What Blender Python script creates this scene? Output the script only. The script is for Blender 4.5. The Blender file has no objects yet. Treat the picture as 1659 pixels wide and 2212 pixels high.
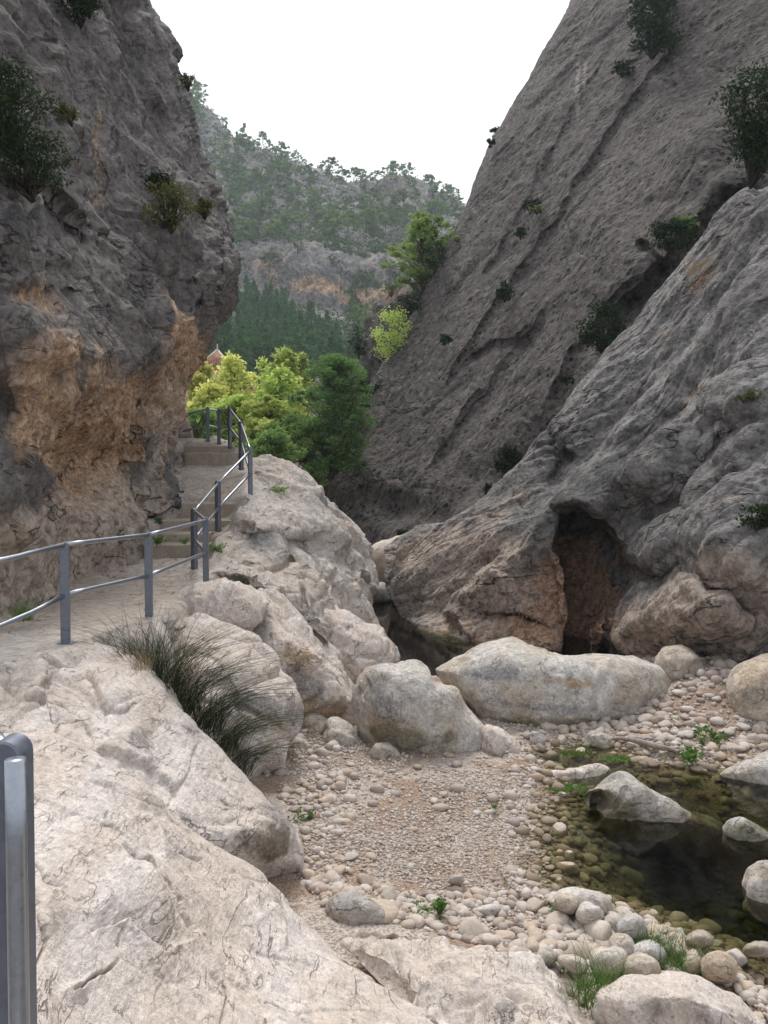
import bpy, math, random
import numpy as np
from mathutils import Vector

# ------------------------------------------------------------------ camera, sky, sun, exposure
scn = bpy.context.scene
FPX, CX, CY, W0, H0 = 1790.0, 829.5, 1106.0, 1659.0, 2212.0     # focal length and centre in picture units
EYE = np.array([0.0, 0.0, 3.6])
PITCH = math.atan(61.0 / FPX)                                   # looking slightly down
cam_d = bpy.data.cameras.new("camera")
cam_d.sensor_fit = 'VERTICAL'; cam_d.sensor_height = 36.0; cam_d.lens = 36.0 * FPX / H0
cam_d.clip_start = 0.05; cam_d.clip_end = 3000
cam = bpy.data.objects.new("camera", cam_d)
scn.collection.objects.link(cam)
cam.location = EYE; cam.rotation_euler = (math.pi / 2 - PITCH, 0, 0)
scn.camera = cam

SUN_EL, SUN_AZ = math.radians(58), math.radians(-12)            # high, ahead of the camera, behind thin cloud
world = bpy.data.worlds.new("World"); scn.world = world; world.use_nodes = True
nt = world.node_tree; nt.nodes.clear()
sky = nt.nodes.new('ShaderNodeTexSky'); sky.sky_type = 'NISHITA'; sky.sun_disc = False
sky.sun_elevation = SUN_EL; sky.sun_rotation = SUN_AZ
sky.air_density = 1.0; sky.dust_density = 6.0; sky.ozone_density = 1.0
hs = nt.nodes.new('ShaderNodeHueSaturation'); hs.inputs['Saturation'].default_value = 0.22
hs.inputs['Value'].default_value = 1.0
cl = nt.nodes.new('ShaderNodeMix'); cl.data_type = 'RGBA'
cl.inputs[0].default_value = 0.55
cl.inputs[7].default_value = (9.0, 9.3, 9.9, 1)                 # even white overcast
bg = nt.nodes.new('ShaderNodeBackground'); bg.inputs['Strength'].default_value = 0.12
wo = nt.nodes.new('ShaderNodeOutputWorld')
nt.links.new(sky.outputs[0], hs.inputs['Color']); nt.links.new(hs.outputs[0], cl.inputs[6])
nt.links.new(cl.outputs[2], bg.inputs['Color']); nt.links.new(bg.outputs[0], wo.inputs['Surface'])
sun_d = bpy.data.lights.new("sun", 'SUN'); sun_d.energy = 2.0; sun_d.angle = math.radians(22)
sun_d.color = (1.0, 0.95, 0.88)
sun = bpy.data.objects.new("sun", sun_d); scn.collection.objects.link(sun)
sd = Vector((math.sin(SUN_AZ) * math.cos(SUN_EL), math.cos(SUN_AZ) * math.cos(SUN_EL), math.sin(SUN_EL)))
sun.rotation_euler = sd.to_track_quat('Z', 'Y').to_euler()
scn.view_settings.view_transform = 'Standard'; scn.view_settings.look = 'None'
scn.view_settings.gamma = 1.0; scn.view_settings.use_curve_mapping = False
scn.view_settings.exposure = 0.42
try:
    scn.cycles.max_bounces = 8; scn.cycles.transparent_max_bounces = 12; scn.cycles.volume_bounces = 0
except Exception:
    pass

rng = np.random.default_rng(7)
random.seed(7)

# ------------------------------------------------------------------ projection helpers
sp_, cp_ = math.sin(PITCH), math.cos(PITCH)
def ray(px, py):
    a = (np.asarray(px, float) - CX) / FPX; b = (CY - np.asarray(py, float)) / FPX
    return np.stack([a, cp_ + b * sp_, -sp_ + b * cp_], -1)
def PD(px, py, d):
    r = ray(px, py); return EYE + r * (np.asarray(d, float) / r[..., 1])[..., None]
def dz(px, py, z):
    """distance ahead at which the sight line through a picture point meets height z"""
    r = ray(px, py); return float((z - EYE[2]) / r[..., 2] * r[..., 1])
def Z(px, py, z): return (px, py, dz(px, py, z))

# ------------------------------------------------------------------ noise
_perm = np.random.default_rng(11).permutation(256).astype(np.int32)
_perm = np.concatenate([_perm, _perm, _perm])
_g = np.random.default_rng(12).normal(size=(256, 3)); _g /= np.linalg.norm(_g, axis=1)[:, None]
_g = _g.astype(np.float32)
_cell = np.random.default_rng(13).random((256, 3)).astype(np.float32)
_cdir = np.random.default_rng(14).normal(size=(256, 3)).astype(np.float32)
_cdir /= np.linalg.norm(_cdir, axis=1)[:, None]
def _h(i, j, k): return _perm[_perm[_perm[i & 255] + (j & 255)] + (k & 255)]
def perlin(P):
    P = np.asarray(P, np.float32); I = np.floor(P).astype(np.int32); f = P - I
    u = f * f * f * (f * (f * 6 - 15) + 10)
    out = 0
    for a in (0, 1):
        for b in (0, 1):
            for c in (0, 1):
                g = _g[_h(I[..., 0] + a, I[..., 1] + b, I[..., 2] + c)]
                d = g[..., 0] * (f[..., 0] - a) + g[..., 1] * (f[..., 1] - b) + g[..., 2] * (f[..., 2] - c)
                w = (u[..., 0] if a else 1 - u[..., 0]) * (u[..., 1] if b else 1 - u[..., 1]) * (u[..., 2] if c else 1 - u[..., 2])
                out = out + w * d
    return out * 1.5
def fbm(P, o=4, gain=0.5):
    s = 0; a = 1.0; f = 1.0
    for i in range(o):
        s = s + a * perlin(P * f + 17.3 * i); a *= gain; f *= 2.03
    return s
def ridged(P, o=4, gain=0.5):
    s = 0; a = 1.0; f = 1.0
    for i in range(o):
        s = s + a * (1 - 2 * np.abs(perlin(P * f + 9.1 * i))); a *= gain; f *= 2.1
    return s
def vec_noise(P): return np.stack([perlin(P + 3.1), perlin(P + 41.7), perlin(P + 87.9)], -1)
def worley(P):
    P = np.asarray(P, np.float32); I = np.floor(P).astype(np.int32); f = P - I
    F1 = np.full(P.shape[:-1], 9.0, np.float32); F2 = F1.copy()
    off = np.zeros_like(P); idx = np.zeros(P.shape[:-1], np.int32)
    for a in (-1, 0, 1):
        for b in (-1, 0, 1):
            for c in (-1, 0, 1):
                h = _h(I[..., 0] + a, I[..., 1] + b, I[..., 2] + c)
                q = _cell[h] + np.array([a, b, c], np.float32) - f
                d = np.sqrt((q * q).sum(-1))
                m = d < F1
                F2 = np.where(m, F1, np.minimum(F2, d)); F1 = np.where(m, d, F1)
                off = np.where(m[..., None], q, off); idx = np.where(m, h, idx)
    return F1, F2, off, idx
def sstep(a, b, x):
    t = np.clip((x - a) / (b - a), 0, 1); return t * t * (3 - 2 * t)

from concurrent.futures import ThreadPoolExecutor
def rock_disp(P, **kw):
    """signed displacement (m) that makes a smooth surface into weathered rock, worked out in slices"""
    sh = P.shape[:-1]; Q = np.ascontiguousarray(P.reshape(-1, 3), np.float32)
    if len(Q) < 20000: return _disp(Q, **kw).reshape(sh)
    with ThreadPoolExecutor(4) as ex: out = list(ex.map(lambda q: _disp(q, **kw), np.array_split(Q, 16)))
    return np.concatenate(out).reshape(sh)
def _disp(P, s, amp, chunk=0.5, crack=0.35, fine=0.5, stretch=None, seed=0.0, gain=0.42, ridge=0.12):
    Q = P + np.float32(seed)
    if stretch is not None: Q = Q @ np.asarray(stretch, np.float32).T
    Wp = Q / np.float32(s); Wp = Wp + np.float32(0.35) * vec_noise(Wp * np.float32(0.8))
    d = 0.6 * fbm(Wp * np.float32(0.8), 3, gain)
    d = d + ridge * (ridged(Wp * np.float32(1.2) + 5, 3, 0.45) - 0.9)
    if chunk:
        for k, (fr, w) in enumerate(((0.9, 0.7), (2.6, 0.24))):
            F1, F2, off, idx = worley(Wp * np.float32(fr) + 31 * k)
            e = F2 - F1
            fac = (off * _cdir[idx]).sum(-1) * sstep(0.0, 0.22, e) - 0.10 * (1 - sstep(0, 0.22, e))
            d = d + chunk * w * fac
            if crack: d = d - crack * w * 0.5 * (1 - sstep(0.0, 0.07, e)) * sstep(-0.05, 0.3, perlin(Wp * np.float32(0.7) + 60 + k))
    if fine:
        d = d + fine * 0.035 * fbm(Q / np.float32(s * 0.11), 3, 0.5)
    return d * amp

# ------------------------------------------------------------------ object helpers
COL = scn.collection
def link(o): COL.objects.link(o); return o
def tag(o, label=None, cat=None, group=None, kind=None):
    if label: o['label'] = label
    if cat: o['category'] = cat
    if group: o['group'] = group
    if kind: o['kind'] = kind
    return o
def empty(name, loc=(0, 0, 0)):
    o = bpy.data.objects.new(name, None); o.location = [float(c) for c in loc]; o.empty_display_size = 0.2
    return link(o)
def mesh_np(name, V, F, mat=None, parent=None, smooth=True, attrs=None, facecol=None):
    """V (n,3), F (m,k) integer array with k = 3 or 4 (or a list of such arrays)"""
    me = bpy.data.meshes.new(name)
    V = np.asarray(V, np.float32)
    Fs = F if isinstance(F, list) else [F]
    Fs = [np.asarray(f, np.int32) for f in Fs if len(f)]
    me.vertices.add(len(V)); me.vertices.foreach_set('co', V.ravel())
    nl = sum(f.size for f in Fs); npoly = sum(len(f) for f in Fs)
    me.loops.add(nl); me.polygons.add(npoly)
    me.loops.foreach_set('vertex_index', np.concatenate([f.ravel() for f in Fs]))
    st = []; c = 0
    for f in Fs:
        k = f.shape[1]; st.append(c + np.arange(len(f)) * k); c += f.size
    me.polygons.foreach_set('loop_start', np.concatenate(st).astype(np.int32))
    me.update(calc_edges=True)
    me.polygons.foreach_set('use_smooth', np.full(npoly, smooth))
    if attrs is not None:
        a = me.attributes.new('zone', 'FLOAT_COLOR', 'POINT')
        a.data.foreach_set('color', np.asarray(attrs, np.float32).ravel())
    me.validate(); me.update()
    if mat: me.materials.append(mat)
    o = bpy.data.objects.new(name, me); link(o)
    if parent: o.parent = parent
    return o

def catmull(A, n, closed=False):
    """resample control rows A (k, ...) to n samples"""
    A = np.asarray(A, float); k = len(A)
    t = np.linspace(0, k - 1, n); i = np.minimum(t.astype(int), k - 2); f = t - i
    f = f.reshape((-1,) + (1,) * (A.ndim - 1))
    p1, p2 = A[i], A[i + 1]
    p0 = np.where((i > 0).reshape(f.shape), A[np.maximum(i - 1, 0)], 2 * p1 - p2)
    p3 = np.where((i < k - 2).reshape(f.shape), A[np.minimum(i + 2, k - 1)], 2 * p2 - p1)
    # softened Catmull-Rom
    m1, m2 = 0.42 * (p2 - p0), 0.42 * (p3 - p1)
    return (2 * f**3 - 3 * f**2 + 1) * p1 + (f**3 - 2 * f**2 + f) * m1 + (-2 * f**3 + 3 * f**2) * p2 + (f**3 - f**2) * m2
def resample_row(row, m):
    A = np.array(row, float)
    B = catmull(A, max(60, len(A) * 12))
    seg = np.sqrt(((B[1:, :2] - B[:-1, :2])**2).sum(1) + (30 * (B[1:, 2] - B[:-1, 2]) / np.maximum(B[1:, 2], 1) * 10)**2)
    s = np.concatenate([[0], np.cumsum(seg)]); s /= s[-1]
    t = np.linspace(0, 1, m)
    return np.stack([np.interp(t, s, B[:, c]) for c in range(3)], -1)
def poly_sd(px, py, pts):
    """signed distance to polygon (positive inside)"""
    pts = np.array(pts, float); n = len(pts)
    best = np.full(px.shape, 1e9); ins = np.zeros(px.shape, bool)
    for i in range(n):
        a, b = pts[i], pts[(i + 1) % n]; e = b - a
        t = np.clip(((px - a[0]) * e[0] + (py - a[1]) * e[1]) / (e @ e), 0, 1)
        best = np.minimum(best, np.hypot(px - a[0] - t * e[0], py - a[1] - t * e[1]))
        c = ((a[1] > py) != (b[1] > py)) & (px < (b[0] - a[0]) * (py - a[1]) / ((b[1] - a[1]) or 1e-9) + a[0])
        ins ^= c
    return np.where(ins, best, -best)
def line_sd(px, py, pts):
    """distance to a polyline, side sign, and fade towards its ends"""
    pts = np.array(pts, float); best = np.full(px.shape, 1e9); sg = np.zeros(px.shape); tt = np.zeros(px.shape)
    L = np.hypot(*(pts[1:] - pts[:-1]).T); tot = L.sum(); acc = 0
    for i in range(len(pts) - 1):
        a, b = pts[i], pts[i + 1]; e = b - a
        u = ((px - a[0]) * e[0] + (py - a[1]) * e[1]) / (e @ e); t = np.clip(u, 0, 1)
        d = np.hypot(px - a[0] - t * e[0], py - a[1] - t * e[1])
        m = d < best; best = np.where(m, d, best)
        s = np.sign((px - a[0]) * e[1] - (py - a[1]) * e[0])
        sg = np.where(m, s, sg); tt = np.where(m, (acc + t * L[i]) / tot, tt); acc += L[i]
    return best, sg, np.clip(np.minimum(tt, 1 - tt) * 6, 0, 1)
def gblob(px, py, cx, cy, rx, ry, rot=0):
    c, s = math.cos(math.radians(rot)), math.sin(math.radians(rot))
    x, y = px - cx, py - cy
    u, v = (x * c + y * s) / rx, (-x * s + y * c) / ry
    return np.exp(-(u * u + v * v))

def grid_faces(n, m):
    i = np.arange(n * m).reshape(n, m)
    return np.stack([i[:-1, :-1], i[:-1, 1:], i[1:, 1:], i[1:, :-1]], -1).reshape(-1, 4)
def grid_normals(P):
    du = np.gradient(P, axis=1); dv = np.gradient(P, axis=0)
    N = np.cross(du, dv); N /= np.linalg.norm(N, axis=-1)[..., None] + 1e-9
    if (N * (EYE - P)).sum(-1).mean() < 0: N = -N
    return N

def lower(row, dy): return [(p[0], p[1] + dy, p[2]) for p in row]
def along(t, k):
    t = np.array(t, float); t /= np.linalg.norm(t); return (np.eye(3) - (1 - 1 / k) * np.outer(t, t)).tolist()
def sheet(name, rows, n, m, mat, disp, feats=(), zones=(), drop=None, calm=None, postfn=None):
    """a rock face through control rows of (picture x, picture y, metres ahead), sculpted and displaced"""
    G = np.array([resample_row(r, m) for r in rows]); G = catmull(G, n)
    px, py, d = G[..., 0], G[..., 1], G[..., 2].copy()
    wob = 9 * np.stack([perlin(np.stack([px / 45, py / 45, px * 0 + 4], -1)), perlin(np.stack([px / 45, py / 45, px * 0 + 9], -1))], -1)
    wx, wy = px + wob[..., 0], py + wob[..., 1]
    for f in feats:
        k = f[0]
        if k == 'g': d = d + f[6] * gblob(wx, wy, *f[1:6])
        elif k == 'p':                                  # ('p', pts, amp, soft)
            d = d + f[2] * sstep(-f[3], f[3], poly_sd(wx, wy, f[1]))
        elif k == 's':                                  # step edge ('s', pts, amp, width, fall)
            b, sg, fd = line_sd(wx, wy, f[1]); d = d + f[2] * np.tanh(b * sg / f[3]) * np.exp(-b / f[4]) * fd
        elif k == 'c':                                  # crack ('c', pts, amp, width)
            b, sg, fd = line_sd(wx, wy, f[1]); d = d + f[2] * np.exp(-(b / f[3])**2) * fd
    P = PD(px, py, d)
    if drop:                                            # continue the last row straight down below the ground
        last = P[-1]; nd = 12
        ext = np.stack([last + np.array([0, 0.0, -drop]) * (k / nd) for k in range(1, nd + 1)])
        P = np.concatenate([P, ext]); px = np.concatenate([px, np.repeat(px[-1:], nd, 0)]); py = np.concatenate([py, np.repeat(py[-1:], nd, 0)])
    N = grid_normals(P)
    w = np.ones(px.shape)
    if calm is not None:
        for pts, amt, soft in calm: w = w * (1 - amt * sstep(-soft, soft, poly_sd(px, py, pts)))
    dd = 0
    for kw in disp: dd = dd + rock_disp(P, **kw)
    dd = dd * w
    wob = 7 * np.stack([perlin(np.stack([px / 30, py / 30, px * 0 + 14], -1)), perlin(np.stack([px / 30, py / 30, px * 0 + 19], -1))], -1) + 2.5 * np.stack([perlin(np.stack([px / 8, py / 8, px * 0 + 14], -1)), perlin(np.stack([px / 8, py / 8, px * 0 + 19], -1))], -1)
    wx, wy = px + wob[..., 0], py + wob[..., 1]
    for f in feats:
        if f[0] == 'nc':
            b, sg, fd = line_sd(wx, wy, f[1]); dd = dd - f[2] * np.exp(-(b / f[3])**2) * fd
        elif f[0] == 'ng': dd = dd + f[6] * gblob(wx, wy, *f[1:6])
        elif f[0] == 'ns':
            b, sg, fd = line_sd(wx, wy, f[1]); dd = dd + f[2] * np.tanh(b * sg / f[3]) * np.exp(-b / f[4]) * fd
    P = P + N * dd[..., None]
    if postfn: P = postfn(P, px, py)
    Zn = np.zeros(px.shape + (4,)); Zn[..., 3] = 1
    for ch, cx, cy, rx, ry, rot, st in zones:
        Zn[..., ch] = Zn[..., ch] + st * gblob(px, py, cx, cy, rx, ry, rot)
    Zn = np.clip(Zn, 0, 1)
    o = mesh_np(name, P.reshape(-1, 3), grid_faces(*P.shape[:2]), mat, attrs=Zn.reshape(-1, 4))
    o['kind'] = 'structure'
    return o, P, px, py

_ico = {}
def ico(level):
    if level in _ico: return _ico[level]
    import bmesh
    bm = bmesh.new(); bmesh.ops.create_icosphere(bm, subdivisions=level, radius=1)
    V = np.array([v.co[:] for v in bm.verts]); F = np.array([[v.index for v in f.verts] for f in bm.faces]); bm.free()
    _ico[level] = (V, F); return V, F
def blob(name, pts, d, thick, mat, disp, tilt=0.0, level=6, zones=(), power=2.6, feats=(), label=None, cat='boulder', group=None, kind=None, lean=0.0):
    """a closed rock: its outline seen from the path is pts; thick is its half depth in metres, tilt leans its middle plane"""
    V, F = ico(level)
    pts = np.array(pts, float); c = np.array([(pts[:, 0].max() + pts[:, 0].min()) / 2, (pts[:, 1].max() + pts[:, 1].min()) / 2])
    k = len(pts); C = np.concatenate([pts[-2:], pts, pts[:3]])
    dense = []
    for i in range(k):
        p0, p1, p2, p3 = C[i + 1], C[i + 2], C[i + 3], C[i + 4]
        for t in np.linspace(0, 1, 10, endpoint=False):
            m1, m2 = .45 * (p2 - p0), .45 * (p3 - p1)
            dense.append((2*t**3-3*t**2+1)*p1+(t**3-2*t**2+t)*m1+(-2*t**3+3*t**2)*p2+(t**3-t**2)*m2)
    dense = np.array(dense) - c
    th = np.arctan2(-dense[:, 1], dense[:, 0]); r = np.hypot(dense[:, 0], dense[:, 1])
    o_ = np.argsort(th); th, r = th[o_], r[o_]
    th = np.concatenate([th - 2 * np.pi, th, th + 2 * np.pi]); r = np.tile(r, 3)
    ang = np.arctan2(V[:, 2], V[:, 0]); R = np.interp(ang, th, r)
    ta = np.linspace(-np.pi, np.pi, 181)[:-1]; ra = np.interp(ta, th, r); kk = np.exp(-(np.arange(-60, 61) / 26.0)**2); kk /= kk.sum()
    rs = np.convolve(np.concatenate([ra[-60:], ra, ra[:60]]), kk, 'valid'); Rs = np.interp(ang, np.concatenate([ta, [np.pi]]), np.concatenate([rs, rs[:1]]))
    q = np.hypot(V[:, 0], V[:, 2])
    # superellipse section: fuller than a ball
    ph = np.arctan2(np.abs(V[:, 1]), q)
    rad = np.cos(ph)**(2 / power); dep = np.sin(ph)**(2 / power) * np.sign(V[:, 1])
    R = Rs + (R - Rs) * rad**4
    px = c[0] + np.cos(ang) * R * rad; py = c[1] - np.sin(ang) * R * rad
    dd = d + tilt * (c[1] - py) + lean * (px - c[0])
    fo = 0
    for f in feats:
        if f[0] == 'g': fo = fo + f[6] * gblob(px, py, *f[1:6])
        if f[0] == 'c':
            b, sg, fd = line_sd(px, py, f[1]); fo = fo + f[2] * np.exp(-(b / f[3])**2) * fd
    base = PD(px, py, dd)
    rd = ray(px, py); rd = rd / rd[:, 1:2]; rd[:, 2] *= 0.85
    P = base + rd * (dep * thick + np.where(dep < 0, fo, 0))[:, None]
    ctr = P.mean(0)
    # normals
    e1 = P[F[:, 1]] - P[F[:, 0]]; e2 = P[F[:, 2]] - P[F[:, 0]]; fn = np.cross(e1, e2)
    N = np.zeros_like(P)
    for j in range(3): np.add.at(N, F[:, j], fn)
    N /= np.linalg.norm(N, axis=1)[:, None] + 1e-9
    if (N * (P - ctr)).sum() < 0: N = -N; F = F[:, ::-1]
    D = 0
    for kw in disp: D = D + rock_disp(P, **kw)
    P = P + N * D[:, None]
    Zn = np.zeros((len(P), 4)); Zn[:, 3] = 1
    for ch, cx, cy, rx, ry, rot, st in zones: Zn[:, ch] += st * gblob(px, py, cx, cy, rx, ry, rot)
    o = mesh_np(name, P - ctr, F, mat, attrs=np.clip(Zn, 0, 1)); o.location = ctr
    tag(o, label, cat, group, kind)
    return o

# ------------------------------------------------------------------ materials
def new_mat(name):
    m = bpy.data.materials.new(name); m.use_nodes = True; nt = m.node_tree; nt.nodes.clear(); return m, nt
class NB:
    def __init__(s, nt): s.nt = nt
    def n(s, t, **kw):
        x = s.nt.nodes.new(t)
        for k, v in kw.items():
            setattr(x, k, v)
        return x
    def l(s, a, b): s.nt.links.new(a, b)
    def noise(s, vec, scale, detail=5, rough=0.55, dist=0.0):
        x = s.n('ShaderNodeTexNoise'); x.inputs['Scale'].default_value = scale; x.inputs['Detail'].default_value = detail
        x.inputs['Roughness'].default_value = rough; x.inputs['Distortion'].default_value = dist
        if vec is not None: s.l(vec, x.inputs['Vector'])
        return x.outputs['Fac']
    def ramp(s, v, a, b, lo=0.0, hi=1.0):
        x = s.n('ShaderNodeMapRange'); x.interpolation_type = 'SMOOTHSTEP'
        x.inputs['From Min'].default_value = a; x.inputs['From Max'].default_value = b
        x.inputs['To Min'].default_value = lo; x.inputs['To Max'].default_value = hi
        s.l(v, x.inputs['Value']); return x.outputs[0]
    def math(s, op, a, b=None):
        x = s.n('ShaderNodeMath', operation=op)
        for i, v in enumerate((a, b)):
            if v is None: continue
            if isinstance(v, (int, float)): x.inputs[i].default_value = v
            else: s.l(v, x.inputs[i])
        return x.outputs[0]
    def mix(s, f, a, b, blend='MIX'):
        x = s.n('ShaderNodeMix', data_type='RGBA', blend_type=blend)
        for i, v in ((0, f), (6, a), (7, b)):
            if isinstance(v, (int, float)): x.inputs[i].default_value = v
            elif isinstance(v, tuple): x.inputs[i].default_value = (v + (1,))[:4]
            else: s.l(v, x.inputs[i])
        return x.outputs[2]
    def mapping(s, vec, scale=(1, 1, 1), rot=(0, 0, 0)):
        x = s.n('ShaderNodeMapping'); x.inputs['Scale'].default_value = scale; x.inputs['Rotation'].default_value = rot
        s.l(vec, x.inputs['Vector']); return x.outputs[0]

def rock_mat(name, light, mid, dark, ochre=(0.42, 0.24, 0.11), grey=(0.12, 0.115, 0.115), third=(0.14, 0.10, 0.055), big=0.5, size=1.0,
             bump=0.5, crack=0.5, crack_scale=1.3, pit=0.0, pit_scale=14, streak=0.0, rot=(0, 0, 0), stretch=(1, 1, 1), scratch=0.0, rand=False, mottle=0.0, base_bias=0.0):
    m, nt = new_mat(name); b = NB(nt)
    tc = b.n('ShaderNodeTexCoord'); vec = tc.outputs['Object']
    if rand:
        oi = b.n('ShaderNodeObjectInfo')
        ad = b.n('ShaderNodeVectorMath', operation='ADD'); b.l(vec, ad.inputs[0])
        sc = b.n('ShaderNodeVectorMath', operation='SCALE'); b.l(oi.outputs['Location'], sc.inputs[0]); sc.inputs['Scale'].default_value = 3.7
        b.l(sc.outputs[0], ad.inputs[1]); vec = ad.outputs[0]
    st = b.mapping(vec, stretch, rot)
    nb = b.noise(st, big, 7, 0.6, 0.4)
    nm = b.noise(st, 2.6 / size, 8, 0.65, 0.3)
    nf = b.noise(vec, 26 / size, 6, 0.7)
    ng = b.noise(vec, 110 / size, 3, 0.7)
    col = b.mix(b.ramp(nb, 0.38 + base_bias, 0.62 + base_bias), mid, light)
    col = b.mix(b.ramp(nm, 0.40, 0.30), col, dark)
    at = b.n('ShaderNodeAttribute', attribute_name='zone'); sep = b.n('ShaderNodeSeparateColor'); b.l(at.outputs['Color'], sep.inputs[0])
    noi = b.noise(st, 1.1 / size, 8, 0.68, 0.6)
    def zmask(ch, lo=0.46, hi=0.60):
        lo, hi = 0.24, 0.58
        a = b.math('ADD', sep.outputs[ch], b.math('MULTIPLY', b.math('SUBTRACT', noi, 0.5), 1.3))
        return b.ramp(a, lo, hi)
    oc = b.mix(b.ramp(nf, 0.35, 0.65), ochre, tuple(min(1, c * 1.55) for c in ochre))
    col = b.mix(b.math('MULTIPLY', zmask(0, 0.35, 0.75), 0.9), col, oc)
    gr = b.mix(b.ramp(nf, 0.3, 0.7), grey, tuple(c * 1.7 for c in grey))
    col = b.mix(b.math('MULTIPLY', zmask(1, 0.35, 0.75), 0.85), col, gr)
    col = b.mix(b.math('MULTIPLY', zmask(2, 0.35, 0.8), 0.8), col, third)
    if streak:
        sv = b.mapping(vec, (2.2, 2.2, 0.12)); ns = b.noise(sv, 1.2 / size, 6, 0.6, 0.5)
        col = b.mix(b.math('MULTIPLY', b.ramp(ns, 0.52, 0.68), streak), col, tuple(c * 0.45 for c in mid))
        col = b.mix(b.math('MULTIPLY', b.ramp(ns, 0.40, 0.30), streak * 0.6), col, tuple(min(1, c * 1.35) for c in light))
    # mottling and grain
    col = b.mix(1.0, col, b.mix(b.ramp(nf, 0.3, 0.7), (0.80, 0.80, 0.81), (1.12, 1.11, 1.10)), 'MULTIPLY')
    col = b.mix(1.0, col, b.mix(b.ramp(ng, 0.3, 0.7), (0.86, 0.86, 0.86), (1.10, 1.10, 1.10)), 'MULTIPLY')
    if mottle:
        nk = b.noise(vec, 7.5 / size, 7, 0.78)
        col = b.mix(mottle, col, b.mix(1.0, col, b.mix(b.ramp(nk, 0.36, 0.62), (0.45, 0.45, 0.46), (1.5, 1.48, 1.45)), 'MULTIPLY'))
    h = b.math('MULTIPLY', nm, 0.9)
    if mottle: h = b.math('ADD', h, b.math('MULTIPLY', nk, 0.6 * mottle))
    h = b.math('ADD', h, b.math('MULTIPLY', nf, 0.22)); h = b.math('ADD', h, b.math('MULTIPLY', ng, 0.05))
    if crack:
        # wandering dark joints: thin level lines of warped noise
        for j, (sc, wd, sx) in enumerate(((crack_scale, 0.008, 1), (crack_scale * 2.7, 0.011, 0.8), (crack_scale * 6.5, 0.016, 0.4))):
            nn = b.noise(b.mapping(st, (1, 1.0, 1.9), (0.3 * j, 0.35 * j, 0)), sc / size, 6, 0.5, 0.25)
            a = b.math('ABSOLUTE', b.math('SUBTRACT', nn, 0.5))
            ln = b.ramp(a, wd, 0.0)
            msk = b.ramp(b.noise(vec, sc * 1.3 / size + 0.13, 4), 0.50, 0.60)
            ln = b.math('MULTIPLY', ln, msk)
            col = b.mix(b.math('MULTIPLY', ln, crack * sx), col, tuple(c * 0.28 for c in dark))
            h = b.math('SUBTRACT', h, b.math('MULTIPLY', ln, 0.35 * sx))
    if pit:
        vo = b.n('ShaderNodeTexVoronoi'); vo.inputs['Scale'].default_value = pit_scale / size; b.l(vec, vo.inputs['Vector'])
        pm = b.math('MULTIPLY', b.ramp(vo.outputs['Distance'], 0.36, 0.20), b.ramp(noi, 0.40, 0.52))
        col = b.mix(b.math('MULTIPLY', pm, pit), col, tuple(c * 0.25 for c in mid))
        h = b.math('SUBTRACT', h, b.math('MULTIPLY', pm, 0.3 * pit))
        # pale pebbles of the conglomerate
        vo2 = b.n('ShaderNodeTexVoronoi'); vo2.inputs['Scale'].default_value = pit_scale * 0.7 / size; b.l(vec, vo2.inputs['Vector'])
        sp2 = b.n('ShaderNodeSeparateColor'); b.l(vo2.outputs['Color'], sp2.inputs[0])
        pp = b.math('MULTIPLY', b.ramp(vo2.outputs['Distance'], 0.38, 0.28), b.ramp(sp2.outputs[0], 0.62, 0.70))
        col = b.mix(b.math('MULTIPLY', pp, 0.55 * pit), col, tuple(min(1, c * 1.7) for c in light))
        h = b.math('ADD', h, b.math('MULTIPLY', pp, 0.15 * pit))
    if rand:
        rc = b.n('ShaderNodeValToRGB'); b.l(oi.outputs['Random'], rc.inputs[0])
        cr = rc.color_ramp; cr.elements[0].color = (0.80, 0.78, 0.76, 1); cr.elements[1].color = (1.12, 1.10, 1.06, 1)
        e = cr.elements.new(0.35); e.color = (1.08, 0.98, 0.86, 1); e = cr.elements.new(0.7); e.color = (0.95, 0.97, 1.0, 1)
        col = b.mix(1.0, col, rc.outputs[0], 'MULTIPLY')
    bs = b.n('ShaderNodeBsdfPrincipled'); bs.inputs['Roughness'].default_value = 0.88
    bs.inputs['Specular IOR Level'].default_value = 0.25
    bp = b.n('ShaderNodeBump'); bp.inputs['Strength'].default_value = bump; bp.inputs['Distance'].default_value = 0.10 * size
    b.l(h, bp.inputs['Height']); b.l(bp.outputs[0], bs.inputs['Normal']); b.l(col, bs.inputs['Base Color'])
    out = b.n('ShaderNodeOutputMaterial'); b.l(bs.outputs[0], out.inputs[0])
    return m

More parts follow.
